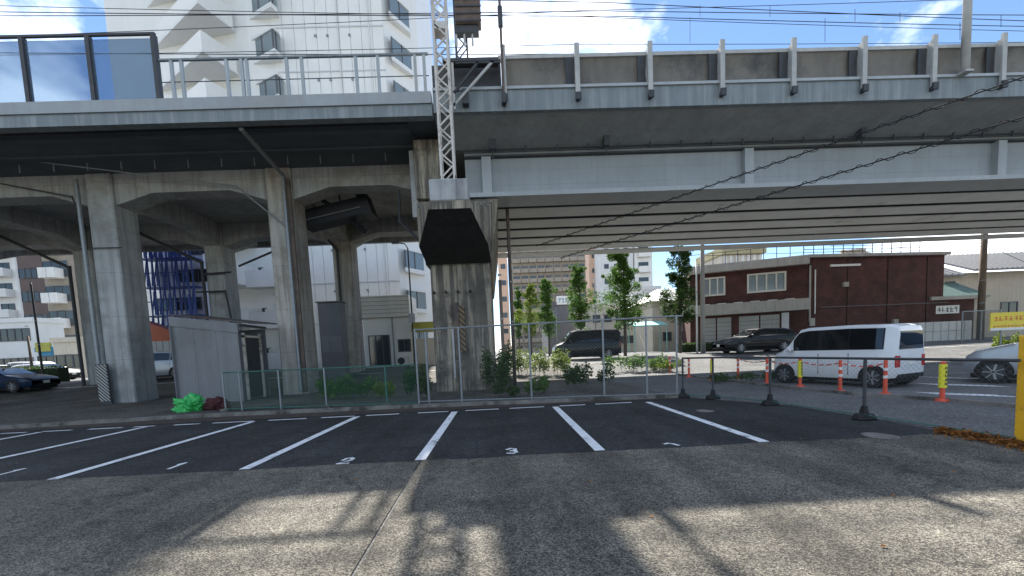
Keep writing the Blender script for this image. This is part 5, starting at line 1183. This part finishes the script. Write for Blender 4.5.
for p0, p1 in ((702, 717), (718.5, 733), (741, 761), (762.5, 781)):
    t_ = strip(.75, zc-.2, fs(p0), fs(p1), .003, .03, 'shutter', 'shutter')
    for k in range(7): z_ = .95+k*.33; strip(z_, z_+.02, fs(p0)+.02, fs(p1)-.02, .031, .04, 'shutter_slat', 'dark_metal', t_)
strip(.75, zc-.1, fs(783), fs(790), .003, .05, 'door', 'tile_grey')
ur = (C2-C0).normalized(); nr = Vector((ur.y, -ur.x, 0)); rr_ = math.atan2(ur.y, ur.x)
def onR(s, o=0): return C0+ur*s+nr*o
p = onR(.25, .08); MB().rod((p.x, p.y, 2.6), (p.x, p.y, bh-.6), .07).build('downpipe', 'band', bb); p = onR(.7, .06); MB().rod((p.x, p.y, 3.2), (p.x, p.y, bh-.9), .05).build('downpipe', 'refl', bb)
p = onR(.45, .05); MB().box(p.x-.2, p.x+.2, p.y-.1, p.y+.05, 2.3, 2.9).build('pipe_box', 'band', bb)
for s in (2.0,): p, q = onR(s, .02), onR(s+2.6, .02); MB().bar((p.x, p.y, bh-.62), (q.x, q.y, bh-.6), .05, .16).build('wall_highlight', 'refl', bb)  # white bar put in as a small sunlit highlight on the brick
for s_, z_ in ((3.2, 5.2), (7.6, 2.2)):
    p = onR(s_, .15); MB().box(p.x-.2, p.x+.2, p.y-.1, p.y+.13, z_, z_+.35).build('vent_hood', 'band', bb)
for s_ in (4.2, 5.3): p = onR(s_, .3); MB().box(p.x-.4, p.x+.4, p.y-.16, p.y+.16, .75, 1.4).build('air_conditioner', 'balc_l', bb, bevel=.03)
p, q = onR(1.2, .05), onR(12.5, .05); MB().bar((p.x, p.y, 3.7), (q.x, q.y, 3.72), .05, .05).build('cable_conduit', 'greywall', bb)
for s_ in (3.5, 7.0, 10.5): p = onR(s_, .02); MB().box(p.x-.015, p.x+.015, p.y-.02, p.y+.02, .6, bh-.1).build('movement_joint', 'black', bb)
# roof fence
for i in range(13):
    p = onR(.2+i*.85, -.5); MB().rod((p.x, p.y, bh+.2), (p.x, p.y, bh+1.25), .03, 6).build('roof_fence_post', 'dark_metal', bb)
for z_ in (bh+1.2, bh+.75): a_, b_ = onR(.2, -.5), onR(10.4, -.5); MB().bar((a_.x, a_.y, z_), (b_.x, b_.y, z_), .04).build('roof_fence_rail', 'dark_metal', bb)
a_, b_ = onL(0, -.6), onL(Lf, -.6); MB().bar((a_.x, a_.y, bh+1.2), (b_.x, b_.y, bh+1.2), .04).build('roof_fence_rail', 'dark_metal', bb)
for i in range(10): p = onL(i*Lf/9, -.6); MB().rod((p.x, p.y, bh+.3), (p.x, p.y, bh+1.22), .03, 6).build('roof_fence_post', 'dark_metal', bb)
a_ = onR(6.5, -2.5); lump('roof_clutter', (a_.x, a_.y, bh+.22), 1.3, .5, .6, 'beige', 2.2, 'beige clutter piled on the roof of the brick building', 'clutter')
x0, x1 = A(722, 250, 50).x, A(762, 250, 50).x; t = thing('ochre_building', 'ochre roofed building rising behind the brick building', 'building', ((x0+x1)/2, 50, .7))
MB().box(x0, x1, 50, 56, .5, 11.6).build('wall', 'cream', t); MB().box(x0-.2, x1+.3, 49.6, 56.2, 11.603, 12.5).build('roof', 'ochre', t)
for i in range(7): MB().box(x0+.2+i*(x1-x0-.6)/6, x0+.5+i*(x1-x0-.6)/6, 49.9, 49.998, 9.4, 11.5).build('pilaster', 'balc_l', t)
# low brick wing with name board, and pale block wall
z1_ = A(950, 300, 33.2).z; wx0, wx1 = A(931, 310, 33).x, A(974, 310, 33).x
wg = thing('brick_wing', 'low brick outbuilding with white name board beside the utility pole', 'building', (wx0, 33, .7))
MB().box(wx0, wx1, 33.0, 33.6, .5, z1_).build('wall', 'brick', wg); MB().box(wx0-.3, wx1+.8, 32.7, 33.7, z1_+.003, z1_+.28).build('coping', 'band', wg)
a_, b_ = A(936, 306, 32.95), A(959, 313, 32.95); MB().box(a_.x, b_.x, 32.94, 32.995, b_.z, a_.z).build('name_board', 'sign_white', wg); scribble(wg, a_.x+.1, b_.x-.1, b_.z+.12, a_.z-.12, 32.938, 5, 'ink', 13)
x0, x1 = A(902, 330, 30.8).x, A(972, 330, 30.8).x; bw = thing('block_wall', 'pale concrete block garden wall below the brick building', 'wall', ((x0+x1)/2, 30.8, .7))
nb_ = 9; zt = A(930, 322, 30.8).z; bwid = (x1-x0)/nb_
for k in range(2):
    hh = (zt-.7)/2; me_ = shared(MB().box(.02, bwid-.02, 30.8, 31.0, .015, hh-.015), 'wall_block', 'balc_l', bevel=.02)
    for i in range(nb_): put(me_, 'wall_block', bw, (x0+bwid*i, 0, .7+hh*k))
MB().box(x0, x1, 30.86, 30.95, .6, zt-.02).build('mortar_core', 'band', bw)
# --- tiled roof house at the right
hx0, hx1 = A(940, 290, 37).x, A(1090, 290, 37).x
hs = thing('tiled_house', 'beige house with grey tiled roof and green sheet lean-to at the far right', 'house', ((hx0+hx1)/2, 37, .7))
ze = A(985, 272, 37).z
MB().box(hx0, hx1, 37, 46, .5, ze).build('wall', 'beige', hs)
def tiled_roof(x0, x1, ya, yb, za, zb, root):
    MB().hexa([(x0, ya, za), (x1, ya, za), (x1, yb, zb), (x0, yb, zb), (x0, ya, za+.12), (x1, ya, za+.12), (x1, yb, zb+.12), (x0, yb, zb+.12)]).build('roof', 'rooftile', root)
    n = int((x1-x0)/.45); me_ = None
    for i in range(n):
        x = x0+.2+(x1-x0-.4)*i/(n-1)
        if me_ is None: o = MB().rod((0, ya, za+.13), (0, yb, zb+.13), .09, 6).build('roof_tile_row', 'rooftile'); me_ = o.data; bpy.data.objects.remove(o)
        put(me_, 'roof_tile_row', root, (x, 0, 0))
tiled_roof(hx0+2.2, hx1+1, 36.2, 41.5, ze+.003, ze+2.3, hs); tiled_roof(hx0-.2, hx0+2.0, 36.6, 40.5, ze-.3, ze+1.6, hs)
zl = A(960, 298, 34.6).z; lx0, lx1 = A(939, 295, 34.6).x, A(985, 295, 34.6).x
MB().hexa([(lx0, 34.2, zl), (lx1, 34.2, zl), (lx1, 36.99, zl+1.5), (lx0+1.0, 36.99, zl+1.5), (lx0, 34.2, zl+.1), (lx1, 34.2, zl+.1), (lx1, 36.99, zl+1.6), (lx0+1.0, 36.99, zl+1.6)]).build('lean_to_roof', 'copper', hs)
MB().box(lx0+.3, lx1, 34.8, 36.98, .5, zl-.003).build('lean_to_wall', 'beige', hs)
window(W_std, hs, (A(1010, 308, 36.9).x, 36.995, A(1010, 316, 36.9).z)); window(W_sm, hs, (hx0+.9, 36.995, ze-1.6))
# mesh screen below the lean-to
x0, x1 = A(962, 325, 27.5).x, A(1000, 325, 27.5).x; zt = A(975, 311, 27.5).z
sc_ = thing('mesh_screen', 'grey chain-link screen at the foot of the brown utility pole', 'fence', (x0, 27.5, .7))
for i in range(3): xx = x0+(x1-x0)*i/2; MB().rod((xx, 27.5, .6), (xx, 27.5, zt), .04).build('post', 'galv', sc_)
MB().bar((x0, 27.5, zt), (x1, 27.5, zt), .06).build('rail', 'galv', sc_); chainlink((x0, 27.5), (x1, 27.5), .75, zt, .12, .008, 'galv_wire', sc_)
# service wires on the far side, right
for i, (pa, pb) in enumerate((((830, 246), (985, 240)), ((835, 252), (985, 246)), ((1024, 262), (985, 240)), ((700, 256), (985, 243)))):
    wire([A(*pa, 30+i), A((pa[0]+pb[0])/2, (pa[1]+pb[1])/2+2, 30), A(*pb, 29.5)], .018, ['uppermost thin service wire running to the brown utility pole', 'second thin service wire running to the brown utility pole', 'service wire dropping right from the brown utility pole', 'long service wire between the two utility poles'][i], 'service wires at the utility poles', 'service_wire')
